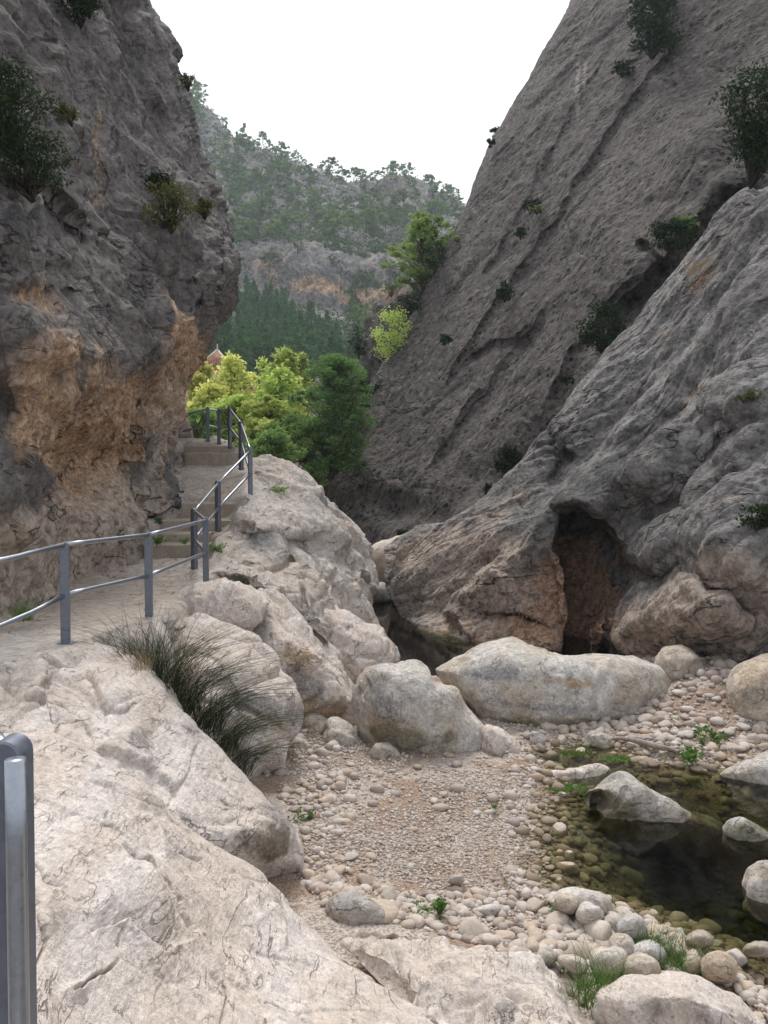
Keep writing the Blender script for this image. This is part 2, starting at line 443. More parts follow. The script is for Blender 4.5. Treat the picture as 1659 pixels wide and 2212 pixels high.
M = {}
M['fore'] = rock_mat('pale_limestone', (0.66, 0.60, 0.56), (0.58, 0.50, 0.435), (0.42, 0.37, 0.33), ochre=(0.34, 0.24, 0.15), grey=(0.19, 0.175, 0.165), third=(0.13, 0.10, 0.065), big=0.9, crack=0.65, crack_scale=0.9, bump=0.75, mottle=0.22, pit=0.16, pit_scale=34, stretch=(2.4, 0.6, 1.6), rot=(0, 0, 0.75))
M['ledge'] = rock_mat('path_limestone', (0.55, 0.505, 0.46), (0.49, 0.425, 0.37), (0.30, 0.27, 0.24), ochre=(0.36, 0.25, 0.16), grey=(0.18, 0.175, 0.175), third=(0.40, 0.34, 0.29), big=0.5, crack=0.8, crack_scale=0.9, bump=0.8, mottle=0.35)
M['leftcliff'] = rock_mat('weathered_grey_cliff', (0.215, 0.198, 0.188), (0.15, 0.137, 0.13), (0.085, 0.077, 0.073), ochre=(0.44, 0.305, 0.20), grey=(0.055, 0.055, 0.058), third=(0.52, 0.43, 0.355), big=0.3, crack=0.75, crack_scale=0.6, bump=0.9, pit=0.35, pit_scale=10, streak=0.3, size=1.3, mottle=0.55)
M['farcliff'] = rock_mat('brown_grey_conglomerate', (0.105, 0.092, 0.086), (0.075, 0.065, 0.060), (0.047, 0.041, 0.038), ochre=(0.17, 0.10, 0.07), grey=(0.055, 0.052, 0.054), third=(0.22, 0.195, 0.17), big=0.12, crack=0.45, crack_scale=0.25, bump=0.9, pit=1.0, pit_scale=6.5, streak=0.3, size=2.4, mottle=0.95)
M['nearcliff'] = rock_mat('scoured_grey_cliff', (0.26, 0.252, 0.248), (0.16, 0.153, 0.15), (0.085, 0.081, 0.08), ochre=(0.32, 0.205, 0.14), grey=(0.055, 0.055, 0.057), third=(0.44, 0.36, 0.305), big=0.3, crack=0.95, crack_scale=0.5, bump=1.0, pit=0.4, pit_scale=9, size=1.6, mottle=0.75, stretch=(0.55, 1, 1.5), rot=(0, 0.75, 0))
M['boulder'] = rock_mat('water_worn_limestone', (0.54, 0.52, 0.50), (0.47, 0.42, 0.36), (0.31, 0.27, 0.235), ochre=(0.27, 0.175, 0.095), grey=(0.20, 0.20, 0.205), third=(0.165, 0.145, 0.09), big=1.2, crack=0.4, crack_scale=1.2, bump=0.8, pit=0.2, pit_scale=26, rand=True, mottle=0.35)
M['cobble'] = rock_mat('rounded_cobble_stone', (0.52, 0.475, 0.43), (0.46, 0.40, 0.345), (0.33, 0.28, 0.24), big=4, crack=0.25, crack_scale=3, bump=0.3, size=0.5, rand=True)
M['farrock'] = rock_mat('hillside_rock', (0.36, 0.34, 0.325), (0.22, 0.20, 0.18), (0.075, 0.085, 0.05), ochre=(0.52, 0.36, 0.24), grey=(0.05, 0.065, 0.038), third=(0.20, 0.19, 0.18), big=0.04, crack=0.6, crack_scale=0.12, bump=1.0, size=9.0, streak=0.7, mottle=0.9)

def simple(name, col, rough=0.6, metal=0.0, var=0.15, vs=20, bump=0.1):
    m, nt = new_mat(name); b = NB(nt); tc = b.n('ShaderNodeTexCoord')
    nz = b.noise(tc.outputs['Object'], vs, 5, 0.6); c = b.mix(b.ramp(nz, 0.3, 0.7), tuple(x * (1 - var) for x in col), tuple(min(1, x * (1 + var)) for x in col))
    bs = b.n('ShaderNodeBsdfPrincipled'); bs.inputs['Roughness'].default_value = rough; bs.inputs['Metallic'].default_value = metal
    b.l(c, bs.inputs['Base Color'])
    if metal: b.l(b.ramp(nz, 0.2, 0.8, rough - 0.08, rough + 0.1), bs.inputs['Roughness'])
    if bump:
        bp = b.n('ShaderNodeBump'); bp.inputs['Strength'].default_value = bump; bp.inputs['Distance'].default_value = 0.01
        b.l(nz, bp.inputs['Height']); b.l(bp.outputs[0], bs.inputs['Normal'])
    out = b.n('ShaderNodeOutputMaterial'); b.l(bs.outputs[0], out.inputs[0]); return m
M['metal'] = simple('brushed_galvanised_steel', (0.36, 0.385, 0.43), 0.34, 0.9, 0.08, 60, 0.03)
M['post'] = simple('grey_galvanised_post', (0.17, 0.185, 0.225), 0.45, 0.6, 0.12, 30, 0.03)
M['bark'] = simple('grey_brown_bark', (0.11, 0.09, 0.07), 0.9, 0, 0.3, 12, 0.5)
M['darkbark'] = simple('dark_twig_bark', (0.05, 0.042, 0.035), 0.9, 0, 0.3, 12, 0.5)
M['wood'] = simple('bleached_driftwood', (0.26, 0.22, 0.19), 0.85, 0, 0.3, 18, 0.5)
M['concrete'] = rock_mat('stair_concrete', (0.44, 0.385, 0.32), (0.37, 0.31, 0.25), (0.25, 0.21, 0.17), big=2.0, crack=0.3, crack_scale=1.2, bump=0.35, size=0.8)
M['plaster'] = simple('pale_plaster_wall', (0.62, 0.58, 0.52), 0.9, 0, 0.1, 0.8, 0.1)
M['tile'] = simple('terracotta_tiles', (0.36, 0.19, 0.12), 0.85, 0, 0.35, 2.0, 0.2)
M['ridge'] = simple('pale_ridge_mortar', (0.55, 0.48, 0.43), 0.9, 0, 0.2, 2.0, 0.1)
M['brick'] = simple('orange_brick_band', (0.42, 0.22, 0.12), 0.9, 0, 0.2, 3.0, 0.2)
M['skin'] = simple('skin', (0.45, 0.27, 0.19), 0.6, 0, 0.05, 10, 0)
M['navy'] = simple('navy_cloth', (0.03, 0.035, 0.06), 0.9, 0, 0.2, 30, 0)
M['red'] = simple('red_cloth', (0.30, 0.03, 0.03), 0.9, 0, 0.2, 30, 0)
M['hair'] = simple('dark_hair', (0.02, 0.015, 0.012), 0.7, 0, 0.2, 30, 0)

def leaf_mat(name, c1, c2, trans=0.35):
    m, nt = new_mat(name); b = NB(nt); tc = b.n('ShaderNodeTexCoord')
    at = b.n('ShaderNodeAttribute', attribute_name='zone'); sep = b.n('ShaderNodeSeparateColor'); b.l(at.outputs['Color'], sep.inputs[0])
    nz = b.noise(tc.outputs['Object'], 0.9, 3)
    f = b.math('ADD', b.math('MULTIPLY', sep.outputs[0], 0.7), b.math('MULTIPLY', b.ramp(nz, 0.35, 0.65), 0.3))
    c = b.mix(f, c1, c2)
    oi = b.n('ShaderNodeObjectInfo')
    v = b.n('ShaderNodeHueSaturation'); b.l(c, v.inputs['Color']); b.l(b.ramp(oi.outputs['Random'], 0, 1, 0.88, 1.14), v.inputs['Value'])
    b.l(b.ramp(oi.outputs['Random'], 0, 1, 0.495, 0.508), v.inputs['Hue'])
    d = b.n('ShaderNodeBsdfDiffuse'); t = b.n('ShaderNodeBsdfTranslucent'); g = b.n('ShaderNodeBsdfGlossy'); g.inputs['Roughness'].default_value = 0.5
    b.l(v.outputs[0], d.inputs[0]); b.l(v.outputs[0], t.inputs[0])
    mx = b.n('ShaderNodeMixShader'); mx.inputs[0].default_value = trans; b.l(d.outputs[0], mx.inputs[1]); b.l(t.outputs[0], mx.inputs[2])
    m2 = b.n('ShaderNodeMixShader'); m2.inputs[0].default_value = 0.012; b.l(mx.outputs[0], m2.inputs[1]); b.l(g.outputs[0], m2.inputs[2])
    out = b.n('ShaderNodeOutputMaterial'); b.l(m2.outputs[0], out.inputs[0]); return m
M['yellow'] = leaf_mat('autumn_poplar_leaves', (0.44, 0.49, 0.14), (0.80, 0.77, 0.26), 0.5)
M['lime'] = leaf_mat('yellow_green_leaves', (0.30, 0.42, 0.10), (0.62, 0.68, 0.20), 0.5)
M['green'] = leaf_mat('green_leaves', (0.11, 0.20, 0.06), (0.30, 0.42, 0.13), 0.45)
M['pine'] = leaf_mat('bright_pine_needles', (0.075, 0.145, 0.05), (0.22, 0.34, 0.11), 0.38)
M['ridgepine'] = leaf_mat('pale_pine_needles', (0.11, 0.18, 0.05), (0.36, 0.46, 0.15), 0.4)  # skyline pine's own pale yellow-green needle colour
M['forest'] = leaf_mat('forest_pine_needles', (0.055, 0.12, 0.04), (0.16, 0.28, 0.09), 0.3)
M['hillpine'] = leaf_mat('hillside_pine_needles', (0.075, 0.13, 0.045), (0.23, 0.31, 0.09), 0.3)
M['scrub'] = leaf_mat('dark_scrub_leaves', (0.045, 0.08, 0.03), (0.13, 0.185, 0.06), 0.25)
M['cliffbush'] = leaf_mat('dark_cliff_shrub_leaves', (0.013, 0.024, 0.010), (0.036, 0.06, 0.022), 0.2)
M['olive'] = leaf_mat('olive_shrub_leaves', (0.07, 0.085, 0.03), (0.16, 0.17, 0.055), 0.3)
M['rush'] = leaf_mat('rush_stems', (0.028, 0.048, 0.026), (0.075, 0.10, 0.05), 0.2)
M['grass'] = leaf_mat('fresh_grass', (0.06, 0.13, 0.03), (0.16, 0.26, 0.06), 0.35)
M['straw'] = leaf_mat('dry_grass', (0.28, 0.21, 0.12), (0.42, 0.33, 0.20), 0.3)

# ------------------------------------------------------------------ far hill
def lerp_rows(spec): return spec
hill_rows = [
    [(100, 120, 450), (250, 190, 445), (410, 300, 435), (600, 420, 425), (770, 480, 415), (1000, 530, 400), (1300, 620, 400)],
    [(100, 20, 390), (250, 90, 385), (410, 205, 375), (500, 285, 365), (600, 338, 355), (700, 378, 350), (770, 402, 345), (850, 398, 340), (920, 415, 335), (1000, 455, 330), (1300, 520, 330)],
    [(100, 250, 330), (410, 330, 325), (550, 400, 315), (700, 440, 308), (850, 460, 300), (1000, 500, 295), (1300, 560, 290)],
    [(100, 420, 285), (410, 450, 280), (550, 500, 272), (700, 520, 266), (850, 545, 262), (1000, 560, 258), (1300, 600, 250)],
    [(100, 490, 262), (410, 520, 258), (550, 545, 252), (700, 560, 248), (850, 580, 244), (1000, 600, 240), (1300, 640, 235)],
    [(100, 590, 256), (410, 600, 252), (550, 620, 246), (700, 660, 242), (850, 700, 238), (1000, 720, 234), (1300, 740, 230)],
    [(100, 680, 225), (410, 690, 222), (550, 710, 215), (700, 740, 205), (850, 770, 200), (1000, 780, 195), (1300, 800, 190)],
    [(100, 800, 160), (410, 800, 160), (550, 810, 158), (700, 825, 155), (850, 840, 150), (1000, 850, 150), (1300, 860, 150)],
    [(100, 900, 110), (410, 905, 110), (550, 910, 108), (700, 915, 106), (850, 920, 105), (1000, 930, 105), (1300, 940, 105)],
    [(100, 965, 80), (410, 970, 80), (550, 975, 78), (700, 980, 76), (850, 985, 75), (1000, 990, 75), (1300, 1000, 75)],
    [(-100, 1030, 60), (400, 1030, 60), (700, 1035, 59), (1100, 1040, 59)],
    [(-200, 1085, 48), (400, 1085, 48), (700, 1090, 48), (800, 1090, 48)],
]
hill, HP, Hpx, Hpy = sheet('hillside', hill_rows, 420, 380, M['farrock'],
    [dict(s=26, amp=6.0, chunk=0.8, crack=0.4, fine=2.5), dict(s=7, amp=2.2, chunk=0.9, crack=0.4, fine=2.0, seed=50), dict(s=2.6, amp=1.0, chunk=1.3, crack=0.8, fine=0.0, seed=51)],
    zones=[(0, 620, 600, 130, 22, 8, 0.34), (0, 780, 640, 100, 30, 14, 0.5), (0, 850, 630, 60, 35, 0, 0.5), (0, 600, 565, 90, 14, 0, 0.36), (0, 560, 630, 70, 16, 0, .3),
           (1, 600, 760, 260, 60, 5, 0.5), (1, 800, 800, 300, 60, 5, 0.5), (1, 600, 900, 500, 80, 0, 0.9), (1, 560, 400, 260, 60, 25, 0.22), (1, 850, 470, 160, 40, 10, 0.2)],
    calm=[([(-500, 960), (1500, 960), (1500, 1200), (-500, 1200)], 0.96, 30), ([(-500, 840), (1500, 880), (1500, 1200), (-500, 1200)], 0.6, 40)])
tag(hill, 'wooded far hillside with a band of orange and grey rock across it', 'hillside')

# ------------------------------------------------------------------ leaf clouds, tubes, trees
def leaf_quads(C, size, flat=0.0, asp=0.6, seed=0, col=None):
    """one small bent quad at each point of C"""
    r = np.random.default_rng(seed); n = len(C)
    a = r.normal(size=(n, 3)); a[:, 2] *= (1 - flat); a /= np.linalg.norm(a, axis=1)[:, None]
    b = r.normal(size=(n, 3)); b = np.cross(a, b); b /= np.linalg.norm(b, axis=1)[:, None] + 1e-9
    s = (size * r.uniform(0.6, 1.3, n))[:, None]
    a, b = a * s, b * s * asp
    V = np.stack([C - a, C - b * 0.9, C + a, C + b], 1).reshape(-1, 3)
    F = np.arange(4 * n).reshape(n, 4)
    if col is None: col = r.random(n)
    A = np.zeros((n, 4, 4)); A[..., 0] = np.clip(col, 0, 1)[:, None]; A[..., 3] = 1
    return V, F, A.reshape(-1, 4)
def tube(pts, rad, sides=6):
    pts = np.asarray(pts, float); n = len(pts); rad = np.broadcast_to(np.asarray(rad, float), (n,))
    T = np.gradient(pts, axis=0); T /= np.linalg.norm(T, axis=1)[:, None] + 1e-9
    up = np.array([0.0, 0, 1]) if abs(T[:, 2]).mean() < 0.9 else np.array([1.0, 0, 0])
    A = np.cross(T, up); A /= np.linalg.norm(A, axis=1)[:, None] + 1e-9; B = np.cross(T, A)
    th = np.arange(sides) * 2 * np.pi / sides
    V = pts[:, None] + rad[:, None, None] * (A[:, None] * np.cos(th)[None, :, None] + B[:, None] * np.sin(th)[None, :, None])
    V = V.reshape(-1, 3); i = np.arange(n * sides).reshape(n, sides); j = np.roll(i, -1, 1)
    F = np.stack([i[:-1], j[:-1], j[1:], i[1:]], -1).reshape(-1, 4)
    caps = [i[0][::-1], i[-1]]
    V = np.concatenate([V, pts[[0, -1]]]); c0, c1 = n * sides, n * sides + 1
    T3 = np.concatenate([np.stack([np.full(sides, c0), j[0], i[0]], -1), np.stack([np.full(sides, c1), i[-1], j[-1]], -1)])
    return V, F, T3
class Geo:
    def __init__(s): s.V = []; s.Q = []; s.T = []; s.A = []; s.n = 0
    def add(s, V, Q=None, T=None, A=None):
        s.V.append(V)
        if Q is not None and len(Q): s.Q.append(np.asarray(Q) + s.n)
        if T is not None and len(T): s.T.append(np.asarray(T) + s.n)
        s.A.append(A if A is not None else np.tile(np.array([[0.5, 0, 0, 1.0]]), (len(V), 1))); s.n += len(V)
        return s
    def tube(s, pts, rad, sides=6): V, Q, T = tube(pts, rad, sides); return s.add(V, Q, T)
    def box(s, lo, hi, rot=None):
        lo, hi = np.array(lo, float), np.array(hi, float)
        V = np.array([[x, y, z] for x in (lo[0], hi[0]) for y in (lo[1], hi[1]) for z in (lo[2], hi[2])])
        if rot is not None: V = V @ rot.T
        return s.add(V, [[0, 1, 3, 2], [4, 6, 7, 5], [0, 4, 5, 1], [2, 3, 7, 6], [0, 2, 6, 4], [1, 5, 7, 3]])
    def build(s, name, mat, parent=None, smooth=True):
        F = []
        if s.Q: F.append(np.concatenate(s.Q))
        if s.T: F.append(np.concatenate(s.T))
        return mesh_np(name, np.concatenate(s.V), F, mat, parent, smooth, attrs=np.concatenate(s.A))
def curve_pts(a, b, sag=0.0, n=6, jit=0.0, r=None):
    t = np.linspace(0, 1, n)[:, None]; P = np.asarray(a) * (1 - t) + np.asarray(b) * t
    P[:, 2] += (sag * 4 * t * (1 - t))[:, 0]
    if jit and r is not None: P[1:-1] += r.normal(size=(n - 2, 3)) * jit
    return P
def tree_geo(h, cr, kind, nclump, nleaf, leaf, seed, trunk_r=0.12, low=0.25):
    """returns trunk Geo and crown Geo with the base at the origin"""
    r = np.random.default_rng(seed); tr = Geo(); cw = Geo()
    lean = r.normal(size=2) * 0.05 * h
    top = np.array([lean[0], lean[1], h * (0.97 if kind == 'cone' else 0.85)])
    tp = curve_pts((0, 0, -0.3), top, 0, 8, 0.02 * h, r)
    tr.tube(tp, np.linspace(trunk_r, trunk_r * 0.2, 8), 7)
    def trunk_at(z):
        t = np.clip(z / top[2], 0, 1) * 7; i = int(min(t, 6)); return tp[i] * (1 - (t - i)) + tp[i + 1] * (t - i)
    cs = []
    for k in range(nclump):
        u = (k + r.random()) / nclump
        if kind == 'cone':
            z = h * (low + (1 - low) * u); R = cr * (1 - u)**0.8 * r.uniform(0.45, 1.05)
        elif kind == 'umbrella':
            z = h * (0.55 + 0.42 * u); R = cr * math.sqrt(max(0.05, 1 - (2 * u - 0.7)**2 * 0.75)) * r.uniform(0.2, 1.0)
        elif kind == 'poplar':
            z = h * (low + (1 - low) * u); R = cr * math.sin(math.pi * min(1, 0.18 + u * 0.8))**0.7 * r.uniform(0.15, 1.05)
        else:
            z = h * (low + (1 - low) * u); R = cr * math.sqrt(max(0.03, 1 - (2 * u - 0.9)**2 * 0.8)) * r.uniform(0.25, 1.02)
        a = r.random() * 2 * math.pi; R *= 1 + 0.35 * math.sin(a * 3 + seed + u * 5) * math.sin(u * 11 + seed * 2) if kind != 'cone' else 1
        base = trunk_at(min(z, h * 0.9)); c = base + np.array([math.cos(a) * R, math.sin(a) * R, z - base[2]])
        cs.append((c, u, R, a))
        if kind == 'cone': st = trunk_at(max(0.1, z + 0.02 * h)); tr.tube(curve_pts(st, c, 0.02, 3), np.linspace(trunk_r * .18, trunk_r * .05, 3), 4)
        else:
            st = trunk_at(max(h * 0.12, z - r.uniform(0.12, 0.3) * h)); tr.tube(curve_pts(st, c, 0.03 * h, 5, 0.015 * h, r), np.linspace(trunk_r * .35, trunk_r * .06, 5), 4)
    for c, u, R, a in cs:
        m = int(nleaf * r.uniform(0.6, 1.4))
        rad = cr * {'cone': 0.30 * (1.25 - u * 0.8), 'umbrella': 0.26, 'poplar': 0.27, 'round': 0.20}[kind] * r.uniform(0.5, 1.5)
        Pn = r.normal(size=(m, 3)); Pn /= np.linalg.norm(Pn, axis=1)[:, None]; Pn *= (r.random(m)**(0.8 if kind == 'poplar' else 0.5))[:, None] * rad
        Pn[:, 2] *= {'cone': 0.55, 'umbrella': 0.45, 'poplar': 1.0, 'round': 0.6}[kind]
        if kind == 'cone': Pn[:, 2] -= 0.25 * np.hypot(Pn[:, 0], Pn[:, 1])
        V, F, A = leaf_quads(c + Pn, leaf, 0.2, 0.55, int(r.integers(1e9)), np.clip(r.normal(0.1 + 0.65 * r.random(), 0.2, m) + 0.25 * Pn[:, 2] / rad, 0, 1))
        cw.add(V, F, None, A)
    return tr, cw
def tree(name, label, base, h, cr, kind, nclump, nleaf, leaf, mat, seed, trunk_r=0.12, low=0.25, cat='tree', group=None, bark='bark'):
    e = empty(name, base); tag(e, label, cat, group)
    t, c = tree_geo(h, cr, kind, nclump, nleaf, leaf, seed, trunk_r, low)
    t.build('trunk', M[bark], e); c.build('crown', M[mat], e, smooth=False)
    return e
def copy_tree(o, loc, rz, sc, label=None, group=None):
    c = o.copy(); link(c); c.location = loc; c.rotation_euler = (0, 0, rz); c.scale = (sc, sc, sc)
    if label: c['label'] = label
    if group: c['group'] = group
    for ch in list(o.children):
        d = ch.copy(); link(d); d.parent = c
    return c

# trees spread over the hill, found on its displaced surface
iy = (Hpy > 195) & (Hpx > 395) & (Hpx < 1010)
def hill_pt(px, py):
    k = np.argmin((Hpx - px)**2 + (Hpy - py)**2 + np.where(iy, 0, 0)); return HP.reshape(-1, 3)[k]
r = np.random.default_rng(21)
def hill_base(kinds, n, leaf, mat, nm, lab, grp, cat):
    out = []
    for s in range(n):
        kd, h, cr, nc, nl = kinds[s % len(kinds)]
        t, c = tree_geo(h, cr, kd, nc, nl, leaf, 300 + s + hash(nm) % 7 * 0, trunk_r=h * 0.02, low=0.12)
        c.add(t.V and np.concatenate(t.V), t.Q and np.concatenate(t.Q), t.T and np.concatenate(t.T), np.concatenate(t.A) * np.array([0, 0, 0, 1.0]))
        out.append(c.build(nm, M[mat], None, smooth=False)); tag(out[-1], lab, cat, grp)
    return out
pts = []
tries = 0
while len(pts) < 282 and tries < 20000:
    tries += 1
    px, py = r.uniform(400, 1000), r.uniform(200, 780)
    ridge_y = np.interp(px, [400, 500, 600, 700, 770, 850, 920, 1000], [200, 285, 338, 378, 402, 398, 415, 455])
    if py < ridge_y: continue
    dens = 0.9 if py < 520 else 0.5
    if 545 < py < 560 + 0.35 * (px - 420): dens = 0.10
    if 600 < py: dens = 0.0 if px < 760 else 0.5
    if r.random() > dens: continue
    if any((px - a)**2 + ((py - b) * 1.4)**2 < 9.5**2 for a, b in pts): continue
    pts.append((px, py))
protoH = hill_base([('umbrella', 6.5, 3.3, 16, 26), ('round', 5.5, 2.8, 16, 26), ('umbrella', 8, 3.6, 16, 26), ('round', 4.2, 2.6, 14, 26), ('cone', 7.5, 2.2, 18, 20)], 5, 0.42, 'hillpine', 'hillside_pine',
    'small green pine among the many scattered over the far hillside', 'pines scattered over the far hillside', 'pine tree')
used = set()
for i, (px, py) in enumerate(pts):
    k = int(r.integers(5)); P = hill_pt(px, py); sc = r.uniform(0.75, 1.5)
    o = protoH[k] if k not in used else protoH[k].copy()
    if k in used: link(o)
    used.add(k); o.location = P - np.array([0, 0, 0.5]); o.rotation_euler = (0, 0, r.random() * 6.28); o.scale = (sc, sc, sc * r.uniform(0.8, 1.1))
# ridge line pines in silhouette
rt = Geo()
ridge_xy = [(420, 196), (463, 248), (490, 262), (520, 290), (548, 312), (585, 322), (612, 335), (640, 343), (655, 352), (712, 368), (770, 385), (842, 384), (868, 388), (930, 410), (960, 425), (985, 445)]
proto_r = None
for i, (px, py) in enumerate(ridge_xy):
    P = hill_pt(px, py + 6)
    if proto_r is None:
        proto_r = tree('ridge_pine', 'thin open pine silhouetted on the far ridge line', P, 8.0, 3.6, 'round', 30, 26, 0.34, 'hillpine', 77, 0.16, cat='pine tree', group='pines along the far ridge line')
        proto_r2 = None
    else: copy_tree(proto_r, P - np.array([0, 0, 0.9]), r.random() * 6.28, r.uniform(0.4, 0.85))
# scrub nobody could count
sg = Geo(); mask = (Hpx > 380) & (Hpx < 1020) & (Hpy > 210) & (Hpy < 830)
idx = np.argwhere(mask); nz = fbm(HP[mask] / 22.0, 3)
idx = idx[(nz > -0.12) & ((Hpy[mask] < 545) | (Hpy[mask] > 590 + 0.33 * (Hpx[mask] - 420)))]
sel = idx[r.choice(len(idx), 4600, replace=False)]
for a, b_ in sel:
    P = HP[a, b_]; s = r.uniform(0.5, 1.5); m = int(14 * s + 5)
    q = r.normal(size=(m, 3)) * np.array([s, s, s * 0.55]) * 0.7; q[:, 2] = np.abs(q[:, 2])
    V, F, A = leaf_quads(P + q, 0.34, 0.2, 0.7, int(r.integers(1e9))); sg.add(V, F, None, A)
o = sg.build('scrub_vegetation', M['scrub'], None, smooth=False); tag(o, 'dark low scrub covering the far hillside', 'scrub', kind='stuff')

# conical pines of the wood at the foot of the hill
cone_xy = []
rr = np.random.default_rng(5)
for k in range(900):
    px, py = rr.uniform(455, 800), rr.uniform(655, 800)
    topl = np.interp(px, [455, 500, 560, 620, 680, 740, 800], [640, 650, 640, 670, 700, 735, 760])
    if py < topl + 8: continue
    if any(abs(px - a) < 9 and abs(py - b) < 9 for a, b in cone_xy): continue
    cone_xy.append((px, py))
    if len(cone_xy) >= 150: break
protoC = [tree('forest_pine', 'tall slender pine in the dense wood at the foot of the far hill', (0, 0, 0), 9.5 + s, 2.5 + 0.25 * s, 'cone', 60, 42, 0.26, 'forest', 500 + s, 0.16, 0.08, 'pine tree', 'tall pines of the wood below the cliff band') for s in range(4)]
uc = set()
for (px, py) in cone_xy:
    d = np.interp(py, [650, 700, 740, 800], [215, 195, 180, 155]); P = hill_pt(px, py + 24)
    k = int(rr.integers(4)); sc = rr.uniform(0.5, 0.92)
    if k in uc: copy_tree(protoC[k], P, rr.random() * 6.28, sc)
    else: protoC[k].location = P; protoC[k].scale = (sc,) * 3; uc.add(k)

# ------------------------------------------------------------------ hermitage buildings behind the poplars
def V3(px, py, d): return PD(px, py, d)
tw = V3(470, 838, 105.0); app = V3(470, 755, 105.0)
e = empty('tower', (tw[0], tw[1], tw[2] - 6)); tag(e, 'square tower with a pointed terracotta tile roof half hidden by poplars', 'tower')
hw = 1.9; zr = V3(458, 795, 105)[2] - e.location[2]; za = app[2] - e.location[2]
g = Geo(); g.box((-hw + .25, -hw + .25, 0), (hw - .25, hw - .25, zr - 0.8)); g.build('wall', M['plaster'], e, False)
g = Geo(); g.box((-hw + .12, -hw + .12, zr - 0.8), (hw - .12, hw - .12, zr)); g.build('brick_band', M['brick'], e, False)
g = Geo()
ap = np.array([0, 0, za]); cor = [np.array([sx * hw, sy * hw, zr]) for sx, sy in ((-1, -1), (1, -1), (1, 1), (-1, 1))]
for k in range(4):
    a, b_ = cor[k], cor[(k + 1) % 4]
    for j in range(9):                                   # tile courses as raised half-round strips
        u0 = (j + 0.5) / 9; base = a * (1 - u0) + b_ * u0
        g.tube(np.array([base, base * 0.5 + ap * 0.5 if False else base + (ap - base) * 0.97]), np.array([0.22, 0.03]), 6)
    g.add(np.array([a, b_, ap]), None, [[0, 1, 2]])
g.build('roof', M['tile'], e)
g = Geo()
for c in cor: g.tube(np.array([c, ap]), np.array([0.13, 0.1]), 6)
g.tube(np.array([ap, ap + [0, 0, 0.7]]), np.array([0.12, 0.05]), 6); g.build('ridge', M['ridge'], e)
def house(px0, px1, pyr, pye, d, depth, label, name='building'):
    a = V3(px0, pye, d); b_ = V3(px1, pye, d); top = V3(px0, pyr, d)[2]; ez = a[2]; L = b_[0] - a[0]
    e = empty(name, (a[0], a[1], ez - 7)); tag(e, label, 'building')
    g = Geo(); g.box((0, 0, 0), (L, depth, 7)); g.build('wall', M['plaster'], e, False)
    g = Geo(); rz_ = 7 + (top - ez)
    V = np.array([[-.3, -.4, 6.95], [L + .3, -.4, 6.95], [L + .3, depth / 2, rz_ + .3], [-.3, depth / 2, rz_ + .3], [-.3, depth + .4, 6.95], [L + .3, depth + .4, 6.95],
                  [-.3, -.4, 7.15], [L + .3, -.4, 7.15], [L + .3, depth / 2, rz_ + .5], [-.3, depth / 2, rz_ + .5], [-.3, depth + .4, 7.15], [L + .3, depth + .4, 7.15]])
    g.add(V, [[6, 7, 8, 9], [9, 8, 11, 10], [0, 3, 2, 1], [3, 4, 5, 2], [0, 1, 7, 6], [4, 10, 11, 5], [1, 2, 8, 7], [2, 5, 11, 8], [0, 6, 9, 3], [3, 9, 10, 4]])
    n_ = int(L / 0.35)
    for k in range(n_): x = (k + .5) * L / n_; g.tube(np.array([[x, -.4, 7.17], [x, depth / 2, rz_ + .52]]), 0.09, 5)
    g.build('roof', M['tile'], e)
    for k in range(max(1, int(L / 3))):
        x = (k + .5) * L / max(1, int(L / 3)); g = Geo(); g.box((x - .35, -.06, 4.4), (x + .35, 0.05, 5.6)); g.build('window', M['navy'], e, False)
house(520, 640, 828, 848, 96, 6, 'long pale building with a low tile roof behind the poplars')
house(330, 440, 797, 822, 100, 6, 'small tile roofed building beside the left cliff edge')

